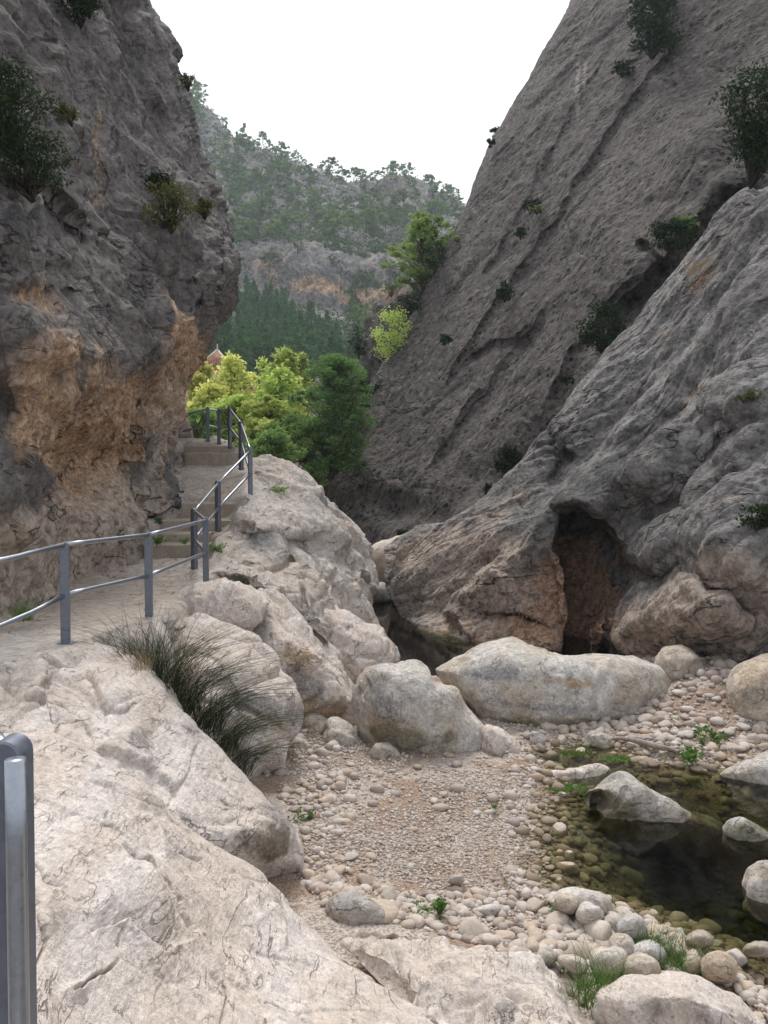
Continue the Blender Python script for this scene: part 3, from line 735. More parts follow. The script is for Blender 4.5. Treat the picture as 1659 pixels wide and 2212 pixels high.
# ------------------------------------------------------------------ trees at the gorge mouth
def at(px, py, d): return PD(px, py, d)
T = [ # name,label, px, base py, d, top py, crown half width px, kind, nclump,nleaf,leaf,mat,low
 ('poplar_tree', 'bright yellow poplar beside the overhanging left cliff', 436, 1030, 50, 792, 56, 'poplar', 150, 50, .15, 'yellow', .12),
 ('poplar_tree', 'yellow green poplar just right of the tower roof', 516, 1040, 52, 776, 60, 'poplar', 150, 50, .15, 'yellow', .12),
 ('poplar_tree', 'slim poplar with bare grey twigs in its top', 565, 1040, 56, 780, 40, 'poplar', 50, 60, .11, 'lime', .2),
 ('poplar_tree', 'tall lime green poplar left of the round pine', 615, 1040, 54, 760, 54, 'poplar', 150, 50, .15, 'lime', .12),
 ('poplar_tree', 'lime green poplar behind the round pine', 665, 1040, 58, 766, 44, 'poplar', 90, 46, .15, 'lime', .15),
 ('poplar_tree', 'low yellow poplar crown right behind the top steps', 470, 1030, 47, 835, 62, 'poplar', 130, 50, .14, 'yellow', .05),
 ('poplar_tree', 'pale lime poplar between the yellow ones and the pine', 590, 1040, 50, 800, 70, 'poplar', 140, 50, .14, 'lime', .05),
 ('leafy_tree', 'low green tree under the poplars behind the railing', 430, 1050, 42, 890, 75, 'round', 80, 110, .095, 'green', .02),
 ('leafy_tree', 'spreading green tree in front of the tall poplars', 570, 1060, 44, 860, 85, 'round', 150, 70, .13, 'lime', .02),
 ('leafy_tree', 'low mid green tree at the foot of the round pine', 650, 1075, 42, 900, 80, 'round', 90, 120, .09, 'green', .0),
 ('leafy_tree', 'green bush hanging above the walker', 590, 1080, 38, 930, 75, 'round', 80, 120, .085, 'green', .0),
 ('leafy_tree', 'pale green young tree behind the top railing corner', 500, 1060, 46, 860, 75, 'round', 120, 65, .13, 'lime', .02),
 ('round_pine', 'dense round green pine beside the right cliff', 708, 1060, 42, 768, 82, 'round', 230, 130, .075, 'pine', .16),
 ('dark_bush', 'dark bush between the round pine and the cliff', 775, 960, 47, 815, 30, 'round', 40, 120, .07, 'forest', .1),
]
for i, (nm, lab, px, py, d, ty, wpx, kd, nc, nl, lf, mt, low) in enumerate(T):
    b0 = at(px, py, d); h = at(px, ty, d)[2] - b0[2]
    tree(nm, lab, b0, h, wpx * d / FPX, kd, nc, nl, lf, mt, 900 + i, 0.10 if kd == 'poplar' else .13, low, cat='tree' if 'bush' not in nm else 'bush')
# pine on the right ridge
b0 = at(918, 660, 56); h = at(918, 470, 56)[2] - b0[2]
tree('cliff_pine', 'spreading pine on the skyline where right cliff meets hill', b0, h * 1.0, 74 * 56 / FPX, 'round', 110, 100, .10, 'ridgepine', 950, .16, .22, cat='pine tree')
# rocky spur behind the right cliff
blob('rock_spur', [(760, 900), (766, 800), (792, 735), (800, 690), (835, 640), (880, 612), (930, 590), (1000, 600), (1000, 760), (950, 900), (850, 960)], 60, 6, M['farcliff'],
     [dict(s=3.5, amp=1.1, chunk=0.8, fine=0.8)], label='dark rocky spur standing between hillside and right cliff', cat='rock spur', zones=[(0, 830, 630, 50, 30, 0, .6)])
r3 = np.random.default_rng(33)

# ------------------------------------------------------------------ cliffs
S2 = 0.5
left_rows = [
    [(-700, -300, 12), (-200, -300, 13.5), (0, -300, 15), (150, -300, 19), (270, -300, 25), (255, -300, 29), (200, -300, 36)],
    [(-700, 0, 10), (-200, 0, 11), (0, 0, 12.5), (100, 0, 14.5), (200, 0, 17.5), (270, 0, 20), (330, 0, 24), (318, 0, 28), (280, 0, 36)],
    [(-700, 100, 9.5), (-200, 100, 10.5), (0, 100, 11.5), (100, 100, 13.5), (200, 100, 16.5), (270, 100, 19), (366, 100, 23.5), (352, 100, 28), (310, 100, 36)],
    [(-700, 200, 9), (0, 200, 10.5), (100, 200, 12.5), (200, 200, 15.5), (240, 200, 17.5), (310, 200, 19), (388, 200, 23), (374, 200, 28), (340, 200, 35)],
    [(-700, 300, 9), (0, 300, 10), (100, 300, 11.9), (200, 300, 14.5), (240, 300, 16.5), (310, 300, 18.2), (412, 300, 22.5), (398, 300, 27), (390, 300, 34)],
    [(-600, 400, 8.5), (0, 400, 9.5), (100, 400, 11.3), (200, 400, 13.5), (235, 400, 15.5), (300, 400, 17), (380, 400, 18.2), (448, 400, 22), (434, 400, 27), (430, 400, 34)],
    [(-600, 500, 8.0), (0, 500, 9.0), (100, 500, 10.7), (200, 500, 12.9), (250, 500, 14.3), (310, 500, 15.8), (400, 500, 17.2), (488, 500, 21.2), (475, 500, 26), (450, 500, 33)],
    [(-600, 580, 8.0), (0, 580, 8.8), (100, 580, 10.2), (200, 580, 12.3), (262, 580, 13.8), (330, 580, 15.2), (420, 580, 16.8), (480, 580, 18.2), (506, 580, 20.4), (494, 580, 26), (450, 580, 32)],
    [(-600, 680, 8.0), (0, 680, 8.7), (100, 680, 9.8), (200, 680, 11.2), (245, 680, 13), (320, 680, 14.2), (420, 680, 16.0), (456, 680, 18), (474, 680, 20), (462, 680, 25), (440, 680, 31)],
    [(-600, 770, 8.0), (0, 770, 8.9), (100, 770, 9.8), (220, 770, 11.2), (262, 770, 13), (330, 770, 14.5), (390, 770, 16.5), (432, 770, 19), (420, 770, 25), (390, 770, 30)],
    [(-600, 830, 8.1), (0, 830, 9.1), (100, 830, 10.0), (210, 830, 11.6), (270, 830, 13.4), (330, 830, 15.2), (396, 830, 18.4), (388, 830, 24), (370, 830, 30)],
    [(-600, 890, 8.3), (0, 890, 9.3), (100, 890, 10.5), (200, 890, 12), (280, 890, 14), (330, 890, 15.8), (392, 890, 18.6), (382, 890, 24), (360, 890, 29)],
    [(-600, 990, 8.3), (0, 990, 9.2), (60, 990, 10.2), (150, 990, 12), (240, 990, 13.8), (290, 990, 14.8), (340, 990, 17), (397, 990, 19.8), (388, 990, 24), (370, 990, 28)],
    [(-600, 1090, 8.3), (0, 1090, 9.1), (60, 1090, 10.3), (150, 1090, 12), (240, 1090, 13.4), (290, 1090, 14.6), (345, 1085, 17.0), (392, 1060, 18.3), (385, 1050, 23), (370, 1050, 28)],
    [(-600, 1440, 7.6), (-200, 1375, 8.8), (0, 1335, 9.6), (60, 1305, 10.4), (130, 1268, 11.9), (200, 1236, 13.2), (290, 1200, 14.4), (335, 1150, 15.8), (350, 1110, 16.8), (392, 1072, 18), (400, 1010, 21), (385, 990, 28)],
]
lc, LP, lpx, lpy = sheet('left_cliff', left_rows, 760, 560, M['leftcliff'],
    [dict(s=2.8, amp=0.5, chunk=1.1, crack=0.7, fine=0.5), dict(s=0.9, amp=0.16, chunk=1.4, crack=0.9, fine=0.6, seed=20), dict(s=0.35, amp=0.05, chunk=1.2, crack=0.5, fine=0.0, seed=90)],
    feats=[('g', 150, 735, 85, 60, 10, -0.7), ('g', 90, 850, 60, 60, 0, -0.3), ('g', 170, 985, 110, 90, -25, 1.0), ('g', 60, 930, 40, 60, 0, -0.35), ('g', 250, 1010, 45, 80, 0, 0.2),
           ('g', 400, 700, 50, 60, 0, -0.4), ('g', 330, 520, 60, 60, 0, -0.5), ('g', 120, 640, 90, 25, 0, 0.5), ('g', 400, 640, 18, 60, -10, 0.6),
           ('s', [(205, 20), (225, 250), (240, 420), (305, 540), (325, 700), (330, 860), (300, 960)], -0.18, 9, 60),
           ('s', [(0, 590), (90, 580), (200, 590), (235, 660), (240, 760)], 0.2, 8, 40),
           ('s', [(290, 960), (240, 880), (120, 900), (60, 960), (20, 1040)], -0.3, 8, 60),
           ('s', [(395, 600), (440, 560), (500, 620)], 0.5, 8, 40),
           ('c', [(280, 60), (250, 180), (245, 330), (270, 450)], 0.2, 7), ('c', [(330, 830), (290, 920), (285, 1010), (310, 1120)], 0.25, 8),
           ('c', [(470, 470), (478, 560), (470, 640), (450, 720)], 0.7, 8), ('c', [(0, 420), (120, 440), (210, 520)], 0.3, 7)],
    zones=[(0, 150, 740, 100, 70, 0, .5), (2, 150, 720, 80, 50, 0, .3), (0, 170, 950, 170, 120, 0, .7), (0, 80, 640, 90, 26, 0, .4), (0, 400, 740, 55, 100, 0, .5), (0, 330, 800, 60, 60, 0, .2), (0, 370, 600, 26, 90, 0, .3), (0, 60, 830, 90, 80, 0, .3),
           (0, 370, 880, 30, 50, 0, .4), (0, 222, 330, 12, 170, -5, .4), (0, 395, 400, 18, 40, 0, .35), (0, 330, 300, 120, 160, 0, .06), (0, 250, 870, 90, 80, 0, .35),
           (2, 120, 1180, 260, 110, -20, .8), (2, 280, 1120, 70, 110, 0, .5), (0, 200, 1080, 140, 50, -15, .4), (2, 365, 930, 40, 80, 0, .6), (0, 390, 800, 40, 90, 0, .4), (2, 0, 1250, 240, 100, 0, .8), (2, 250, 1180, 90, 60, 0, .5), (2, 60, 760, 80, 60, 0, .2), (2, 390, 820, 30, 70, 0, .25), (2, 190, 800, 50, 50, 0, .3),
           (1, 290, 700, 22, 140, -8, .5), (1, 60, 480, 130, 70, 0, .5), (1, 325, 980, 24, 70, 0, .45), (1, 0, 700, 30, 100, 0, .3), (1, 0, 950, 30, 100, 0, .3)],
    drop=2.5)
tag(lc, 'tall overhanging grey and ochre cliff on the left above the path', 'cliff')

far_rows = [
    [(1480, -300, 80), (1400, -300, 62), (1500, -300, 56), (1700, -300, 48), (1950, -300, 42), (2400, -300, 36)],
    [(1330, 0, 76), (1255, 0, 66), (1240, 0, 60), (1330, 0, 54), (1500, 0, 47), (1659, 0, 42), (1900, 0, 36), (2300, 0, 30)],
    [(1250, 110, 74), (1195, 110, 65), (1180, 110, 59), (1280, 110, 53), (1450, 110, 46), (1600, 110, 41), (1800, 110, 36), (2200, 110, 30)],
    [(1190, 210, 73), (1135, 210, 64), (1120, 210, 58), (1220, 210, 52), (1400, 210, 45), (1550, 210, 40), (1700, 210, 36), (2100, 210, 30)],
    [(1110, 330, 71), (1064, 330, 63), (1050, 330, 57), (1150, 330, 51), (1320, 330, 44), (1480, 330, 38), (1640, 330, 35), (2000, 330, 30)],
    [(1060, 450, 69), (1013, 450, 61), (1000, 450, 55), (1100, 450, 50), (1250, 450, 43), (1400, 450, 38), (1560, 450, 34), (1850, 450, 31)],
    [(1000, 560, 67), (962, 560, 60), (950, 560, 54), (1050, 560, 48.5), (1180, 560, 43), (1330, 560, 37), (1480, 560, 34), (1750, 560, 31)],
    [(960, 650, 65), (924, 650, 59), (912, 650, 53), (1010, 650, 47.5), (1130, 650, 42), (1280, 650, 36.5), (1430, 650, 33), (1700, 650, 30)],
    [(890, 780, 63), (851, 780, 57), (840, 780, 51), (950, 780, 46), (1080, 780, 41), (1220, 780, 35.5), (1380, 780, 32), (1600, 780, 30)],
    [(820, 890, 61), (781, 890, 56), (770, 890, 50), (880, 890, 45.5), (1000, 890, 41), (1150, 890, 36), (1300, 890, 33), (1500, 890, 31)],
    [(770, 960, 59), (728, 960, 55), (716, 960, 49), (820, 960, 45.5), (950, 960, 41), (1100, 960, 36.5), (1250, 960, 34), (1400, 960, 32)],
    [(720, 1030, 57), (677, 1032, 53), (665, 1032, 48.5), (770, 1030, 44.5), (900, 1030, 40.5), (1050, 1030, 37), (1200, 1030, 34), (1350, 1030, 32)],
    [(740, 1100, 54), (710, 1100, 51), (700, 1100, 46.5), (790, 1100, 42.5), (900, 1100, 39), (1020, 1100, 36), (1150, 1100, 34), (1300, 1100, 32)],
    [(760, 1160, 50), (752, 1160, 47), (745, 1160, 44), (820, 1160, 40.5), (900, 1160, 38), (1000, 1160, 36), (1120, 1160, 34), (1280, 1160, 32)],
    [(760, 1210, 46), (770, 1205, 43), (800, 1200, 40.5), (860, 1200, 39), (950, 1200, 37), (1050, 1200, 35), (1150, 1200, 34), (1280, 1200, 32)],
]
fc, FP, fpx, fpy = sheet('far_right_cliff', far_rows, 700, 560, M['farcliff'],
    [dict(s=9, amp=0.9, chunk=0.35, crack=0.15, fine=0.4, stretch=along((-.55, 0, -.83), 3.0)), dict(s=2.2, amp=0.26, chunk=0.7, crack=0.5, fine=1.5, seed=70), dict(s=0.8, amp=0.045, chunk=1.0, crack=0.6, fine=0.0, seed=71)],
    feats=[('s', [(1530, 0), (1330, 250), (1230, 420), (1130, 560), (960, 820), (900, 920)], 0.38, 6, 90),
           ('s', [(1340, 60), (1180, 330), (1110, 480), (990, 660)], 0.25, 5, 70), ('s', [(1180, 640), (1010, 880), (900, 1050)], 0.25, 5, 60),
           ('s', [(1659, 380), (1560, 420), (1450, 560), (1300, 680)], 1.2, 14, 100), ('c', [(1400, 620), (1300, 700), (1240, 760), (1190, 900)], .6, 14),
           ('c', [(1000, 790), (1060, 740), (1150, 735)], 0.5, 6), ('g', 860, 1100, 80, 40, 10, 1.2), ('g', 780, 980, 50, 30, 0, -0.6),
           ('c', [(1380, 520), (1420, 560), (1440, 600)], 0.8, 8), ('g', 1300, 480, 60, 80, -30, -0.8), ('g', 1450, 250, 90, 120, -30, -1.2)],
    zones=[(2, 1247, 190, 5, 70, 0, 1.0), (2, 1262, 160, 4, 40, 0, .9), (0, 1050, 700, 160, 160, 0, .22), (0, 1550, 200, 60, 40, 0, .25), (1, 1350, 600, 140, 160, 20, .3), (2, 800, 1090, 100, 40, 0, .25),
           (1, 1150, 450, 60, 220, 30, .25), (0, 1600, 60, 80, 60, 0, .2)],
    drop=4)
tag(fc, 'smooth brown grey cliff leaning right at the back of the gorge', 'cliff')

near_rows = [
    [(2000, 300, 30), (1720, 440, 31), (1560, 560, 32), (1400, 730, 33), (1250, 900, 32), (1060, 1080, 32), (950, 1150, 33), (880, 1180, 34)],
    [(2000, 160, 20), (1672, 378, 23), (1608, 392, 24), (1535, 468, 25), (1445, 580, 26), (1372, 680, 26), (1292, 770, 26), (1208, 898, 25.5), (1132, 992, 25.5), (1012, 1108, 26), (922, 1152, 27), (846, 1192, 28)],
    [(2000, 150, 18), (1659, 375, 21), (1600, 387, 22), (1530, 460, 23), (1440, 572, 23.5), (1368, 672, 24), (1288, 762, 24), (1204, 892, 23.5), (1128, 987, 23.5), (1008, 1104, 24), (918, 1148, 25), (838, 1188, 26.2)],
    [(2000, 350, 16.5), (1659, 500, 19.5), (1580, 560, 20.6), (1490, 640, 21.5), (1400, 760, 22), (1320, 850, 22), (1230, 950, 22), (1140, 1030, 22.2), (1020, 1115, 22.8), (925, 1160, 24), (842, 1200, 25.2)],
    [(2000, 620, 14.5), (1659, 700, 17.3), (1550, 770, 18.6), (1450, 850, 19.5), (1350, 940, 20.2), (1250, 1020, 20.6), (1150, 1075, 21.2), (1040, 1130, 22), (930, 1180, 23.2), (842, 1215, 24.5)],
    [(2000, 870, 12.8), (1659, 910, 15.2), (1520, 970, 16.7), (1400, 1020, 17.8), (1300, 1070, 18.6), (1200, 1115, 19.2), (1120, 1150, 20), (1020, 1180, 21), (930, 1215, 22.3), (836, 1238, 23.8)],
    [(2000, 1030, 11.9), (1659, 1030, 14.2), (1540, 1070, 15.4), (1410, 1110, 16.7), (1320, 1150, 17.7), (1210, 1180, 18.4), (1120, 1200, 19.4), (1010, 1220, 20.6), (910, 1240, 21.9), (832, 1256, 23.3)],
    [(2000, 1170, 11.2), (1659, 1140, 13.3), (1550, 1160, 14.3), (1420, 1200, 15.7), (1330, 1230, 16.9), (1220, 1250, 18.0), (1120, 1260, 19), (1000, 1270, 20.2), (900, 1278, 21.6), (834, 1276, 22.9)],
    [(2000, 1330, 10.9), (1659, 1290, 13.1), (1550, 1310, 13.9), (1420, 1320, 15.0), (1320, 1330, 16.3), (1230, 1340, 17.6), (1120, 1335, 18.6), (1000, 1335, 19.8), (900, 1318, 21.2), (850, 1300, 22.6)],
    [Z(2000, 1500, .6), Z(1659, 1450, .6), Z(1550, 1450, .4), Z(1420, 1430, .2), Z(1310, 1418, .0), Z(1235, 1420, -.05), Z(1110, 1414, -.05), Z(960, 1390, -.05), Z(890, 1358, -.05), Z(860, 1335, -.05)],
]
near_rows[1] = lower(near_rows[1], 24); near_rows[2] = lower(near_rows[2], 20)
nc_, NP_, npx, npy = sheet('near_right_cliff', near_rows, 700, 760, M['nearcliff'],
    [dict(s=3.4, amp=0.62, chunk=0.8, crack=0.5, fine=0.4, stretch=along((-.65, .34, -.68), 2.6)), dict(s=1.0, amp=0.16, chunk=1.2, crack=0.8, fine=0.6, seed=33, stretch=along((-.65, .34, -.68), 3.0)), dict(s=0.42, amp=0.085, chunk=1.2, crack=0.7, fine=0.0, seed=34, stretch=along((-.65, .34, -.68), 3.0))],
    feats=[('p', [(1203, 1100), (1250, 1092), (1300, 1125), (1338, 1185), (1345, 1260), (1322, 1330), (1300, 1440), (1215, 1440), (1228, 1350), (1235, 1290), (1212, 1200)], 2.2, 14),
           ('g', 1285, 1390, 22, 90, 12, -2.2), ('g', 1240, 1085, 70, 22, 15, -0.9), ('p', [(1130, 1250), (1200, 1180), (1235, 1300), (1215, 1440), (1110, 1440)], 0.25, 25),
           ('g', 1450, 1345, 120, 70, -10, -0.9), ('g', 1570, 1200, 80, 110, 0, -1.0), ('g', 1400, 1200, 60, 50, -30, -0.7), ('g', 1360, 1020, 130, 50, -25, -0.9), ('g', 1400, 960, 140, 40, -30, 0.6),
           ('s', [(1659, 790), (1500, 900), (1400, 990), (1300, 1020), (1200, 1095)], -0.8, 12, 80), ('s', [(1640, 560), (1500, 760), (1400, 850), (1290, 980), (1150, 1120), (1080, 1160)], -0.7, 10, 70),
           ('s', [(1659, 900), (1560, 1010), (1480, 1100), (1350, 1160)], -0.8, 10, 70), ('c', [(1400, 1230), (1480, 1170), (1540, 1080), (1600, 1010)], 0.7, 12), ('c', [(1310, 1240), (1420, 1250), (1500, 1210)], 0.5, 10),
           ('s', [(1010, 1390), (960, 1320), (1010, 1260), (1090, 1200)], 0.6, 8, 60), ('s', [(860, 1180), (840, 1270), (875, 1350)], 0.4, 10, 40), ('c', [(1180, 930), (1220, 990), (1190, 1060)], 0.5, 12),
           ('s', [(1310, 1400), (1400, 1290), (1480, 1250), (1560, 1300), (1640, 1360)], 0.5, 10, 60)],
    zones=[(0, 1120, 1350, 110, 60, 0, .75), (0, 1180, 1250, 60, 110, 0, .45), (0, 1050, 1260, 90, 60, 0, .35), (0, 1275, 1290, 70, 130, 0, .8), (2, 960, 1250, 150, 110, -10, .7), (0, 980, 1350, 150, 40, 0, .3), (2, 1060, 1320, 110, 70, 0, .45), (2, 1480, 1340, 170, 90, -10, .8), (2, 1100, 1200, 160, 70, -20, .35),
           (2, 1600, 1250, 90, 140, 0, .65), (1, 1290, 1050, 150, 60, -20, .5), (1, 1380, 950, 110, 50, -20, .45), (1, 1200, 980, 40, 70, 20, .4), (1, 1560, 1080, 90, 50, -20, .35), (2, 1100, 1090, 120, 30, -35, .35),
           (2, 1500, 860, 60, 20, -30, .5), (2, 1420, 740, 80, 18, -50, .4), (1, 860, 1310, 25, 40, 0, .5), (0, 1500, 600, 50, 50, 0, .25)],
    drop=2.5)
tag(nc_, 'scoured grey rock buttress on the right with a dark cave at the pool', 'cliff')

# ------------------------------------------------------------------ ledge that carries the path
ledge_rows = [
    [Z(-700, 1620, 2.0), Z(0, 1560, 1.9), Z(100, 1560, 1.7), Z(200, 1600, 1.2), Z(300, 1700, .6), Z(420, 1800, .1), Z(560, 1850, -.4)],
    [Z(-700, 1500, 2.05), Z(0, 1450, 2.03), Z(100, 1440, 2.0), Z(190, 1440, 1.82), Z(270, 1500, 1.3), Z(360, 1580, .8), Z(470, 1690, .1), Z(580, 1720, -.4)],
    [Z(-700, 1430, 2.05), Z(0, 1395, 2.03), Z(150, 1388, 2.03), Z(230, 1375, 2.0), Z(330, 1400, 1.75), Z(430, 1500, .9), Z(520, 1600, .2), Z(620, 1650, -.4)],
    [Z(-500, 1350, 2.08), Z(60, 1325, 2.04), Z(200, 1330, 2.03), Z(330, 1332, 2.03), Z(430, 1340, 1.85), Z(520, 1410, 1.2), Z(590, 1500, .6), Z(680, 1600, -.1), Z(720, 1600, -.5)],
    [Z(-200, 1290, 2.08), Z(100, 1275, 2.06), Z(250, 1270, 2.05), Z(400, 1266, 2.05), Z(480, 1268, 2.02), Z(560, 1300, 1.75), Z(640, 1360, 1.2), Z(700, 1450, .6), Z(760, 1530, -.1), Z(800, 1540, -.5)],
    [(0, 1240, 13.4), (200, 1230, 13.6), (330, 1215, 13.7), (430, 1222, 13.4), (500, 1220, 13.4), (580, 1240, 13.5), (650, 1300, 13.9), (740, 1380, 14.4), Z(800, 1460, .1), Z(820, 1500, -.4)],
    [(200, 1212, 14.4), (330, 1203, 14.5), (420, 1202, 14.5), (478, 1155, 14.4), (560, 1165, 14.6), (640, 1220, 15.0), (720, 1300, 15.6), (800, 1380, 16.1), (850, 1402, 17), (860, 1440, 17)],
    [(280, 1190, 15.7), (330, 1165, 15.7), (420, 1145, 15.7), (480, 1125, 15.7), (560, 1110, 15.8), (640, 1150, 16.4), (720, 1215, 17.1), (785, 1290, 18.1), (815, 1370, 19), (820, 1420, 19)],
    [(320, 1140, 16.7), (400, 1115, 16.7), (480, 1105, 16.7), (540, 1080, 16.6), (640, 1105, 17.2), (720, 1155, 17.9), (785, 1225, 18.9), (806, 1290, 19.9), (790, 1365, 20.6), (790, 1420, 20)],
    [(340, 1085, 17.9), (390, 1078, 17.9), (450, 1070, 17.9), (540, 1050, 17.9), (620, 1062, 18.3), (700, 1108, 19), (765, 1165, 19.8), (805, 1240, 20.8), (795, 1310, 22.6), (780, 1380, 23)],
    [(350, 1040, 19.2), (400, 1032, 19.2), (460, 1030, 19.2), (540, 1012, 19.2), (600, 1022, 19.7), (665, 1060, 20.5), (735, 1120, 21.6), (775, 1180, 23), (775, 1260, 25), (770, 1330, 26)],
    [(350, 1005, 20.4), (420, 1002, 20.4), (490, 1002, 20.4), (540, 992, 20.5), (600, 1008, 21.1), (648, 1036, 22), (700, 1085, 23.5), (720, 1150, 25.5), (720, 1260, 27)],
    [(350, 975, 21.4), (430, 972, 21.4), (500, 972, 21.4), (540, 988, 22.0), (590, 1012, 23), (625, 1050, 24.5), (650, 1120, 26), (660, 1220, 28)],
    [(330, 955, 22.4), (400, 948, 22.4), (450, 944, 22.4), (490, 956, 22.5), (530, 1000, 24), (560, 1060, 25.5), (580, 1120, 27), (590, 1220, 29)],
    [(300, 960, 24), (400, 960, 24), (460, 975, 24.5), (500, 1020, 25.5), (520, 1080, 27), (530, 1200, 30), (540, 1250, 31)],
    [(250, 1100, 27), (400, 1100, 28), (460, 1120, 29), (500, 1150, 30), (520, 1200, 31), (540, 1260, 32)],
]
def sink_steps(P, px, py):
    w = sstep(-10, 12, poly_sd(px, py, [(322, 1196), (325, 1150), (345, 1120), (390, 1080), (512, 1080), (505, 1130), (460, 1150), (452, 1196)]))
    w2 = sstep(-6, 8, poly_sd(px, py, [(396, 995), (396, 962), (512, 962), (520, 995)]))
    P[..., 2] -= .22 * w + .2 * w2
    return P
path_poly = [(-700, 1520), (0, 1440), (170, 1400), (235, 1352), (330, 1345), (430, 1290), (445, 1262), (430, 1215), (480, 1200), (500, 1100), (540, 1070), (545, 990), (480, 950), (390, 945), (385, 1080), (330, 1120), (320, 1200), (180, 1240), (60, 1310), (-700, 1400)]
lg, GP, gpx, gpy = sheet('rock_ledge', ledge_rows, 620, 560, M['ledge'],
    [dict(s=1.9, amp=0.45, chunk=1.0, crack=0.6, fine=0.5), dict(s=0.55, amp=0.085, chunk=1.2, crack=0.9, fine=0.6, seed=44)],
    feats=[('s', [(480, 1130), (560, 1150), (640, 1160), (720, 1150)], -0.3, 6, 50), ('s', [(460, 1230), (560, 1270), (640, 1330), (700, 1440)], -0.4, 8, 50), ('c', [(600, 1160), (650, 1250), (660, 1340), (720, 1420)], 0.35, 8),
           ('c', [(480, 1210), (600, 1230), (700, 1290)], 0.2, 6)],
    calm=[(path_poly, 0.93, 14)], postfn=sink_steps,
    zones=[(2, 200, 1300, 300, 90, -10, .7), (2, 450, 1050, 80, 90, 0, .5), (1, 620, 1180, 120, 50, 20, .5), (1, 590, 1370, 50, 60, 0, .4), (1, 700, 1100, 70, 30, 40, .5), (0, 500, 1270, 120, 30, 0, .35), (0, 760, 1250, 40, 60, 0, .3),
           (0, 640, 1420, 60, 60, 0, .4)])
tag(lg, 'pale limestone ledge carrying the walkway above the stream', 'rock ledge')

DB = [dict(s=1.3, amp=0.30, chunk=0.9, crack=0.6, fine=0.5), dict(s=0.38, amp=0.05, chunk=1.1, crack=0.9, fine=0.6, seed=9)]
DS = [dict(s=1.1, amp=0.20, chunk=0.5, crack=0.12, fine=0.4), dict(s=0.33, amp=0.03, chunk=0.7, crack=0.35, fine=0.8, seed=9)]
blob('rock_outcrop', [(340, 1420), (365, 1360), (430, 1338), (500, 1360), (560, 1415), (605, 1475), (634, 1545), (636, 1610), (612, 1660), (520, 1720), (420, 1680), (360, 1550)], 10.4, 1.1, M['fore'], DB, level=7,
     zones=[(1, 560, 1515, 90, 26, 25, .8), (0, 470, 1400, 80, 50, 0, .3), (1, 600, 1600, 50, 50, 0, .3), (2, 520, 1545, 80, 26, 20, .35), (0, 560, 1460, 60, 30, 40, .25)], label='rounded pale outcrop with grey tide mark behind the rush clump', cat='rock outcrop', tilt=0.0022, kind='structure')
blob('rock_outcrop', [(508, 1310), (545, 1278), (600, 1282), (640, 1320), (680, 1380), (712, 1440), (745, 1495), (765, 1545), (720, 1580), (620, 1580), (570, 1500), (520, 1400)], 12.6, 1.1, M['fore'], DB, level=7, tilt=0.002,
     zones=[(1, 560, 1345, 50, 50, 40, .6), (0, 640, 1420, 70, 70, 40, .5), (0, 680, 1530, 70, 26, 0, .8), (1, 660, 1470, 80, 34, 35, .6), (2, 610, 1400, 60, 40, 40, .3)], label='brown stained outcrop sloping to the boulders below the railing', cat='rock outcrop', kind='structure')
blob('rock_outcrop', [(640, 1300), (700, 1305), (760, 1345), (820, 1375), (855, 1405), (850, 1440), (800, 1470), (770, 1540), (735, 1500), (690, 1420), (645, 1360)], 15.0, 1.2, M['fore'], DB, level=6,
     zones=[(0, 740, 1440, 60, 40, 40, .4)], label='pale ribbed rock sloping down to the dark pool', cat='rock outcrop', tilt=0.003, kind='structure')
blob('rock_outcrop', [(420, 1275), (470, 1258), (540, 1265), (600, 1290), (580, 1340), (500, 1370), (430, 1350), (380, 1310)], 11.9, 0.8, M['fore'], DB, level=6,
     label='low pale hump of rock beside the bottom stair railing', cat='rock outcrop', tilt=0.004, kind='structure')
for i, (p, d, t, lab) in enumerate([
    ([(788, 1250), (800, 1185), (850, 1160), (920, 1150), (960, 1165), (900, 1200), (850, 1240), (830, 1275), (800, 1280)], 29, 1.6, 'pale rounded ledge rock at the back of the dark pool'),
    ([(790, 1300), (800, 1268), (830, 1262), (850, 1290), (840, 1300)], 25.5, 0.7, 'small pale rock at the far lip of the dark pool')]):
    blob('boulder', p, d, t, M['boulder'], DS, level=5, label=lab, cat='boulder')

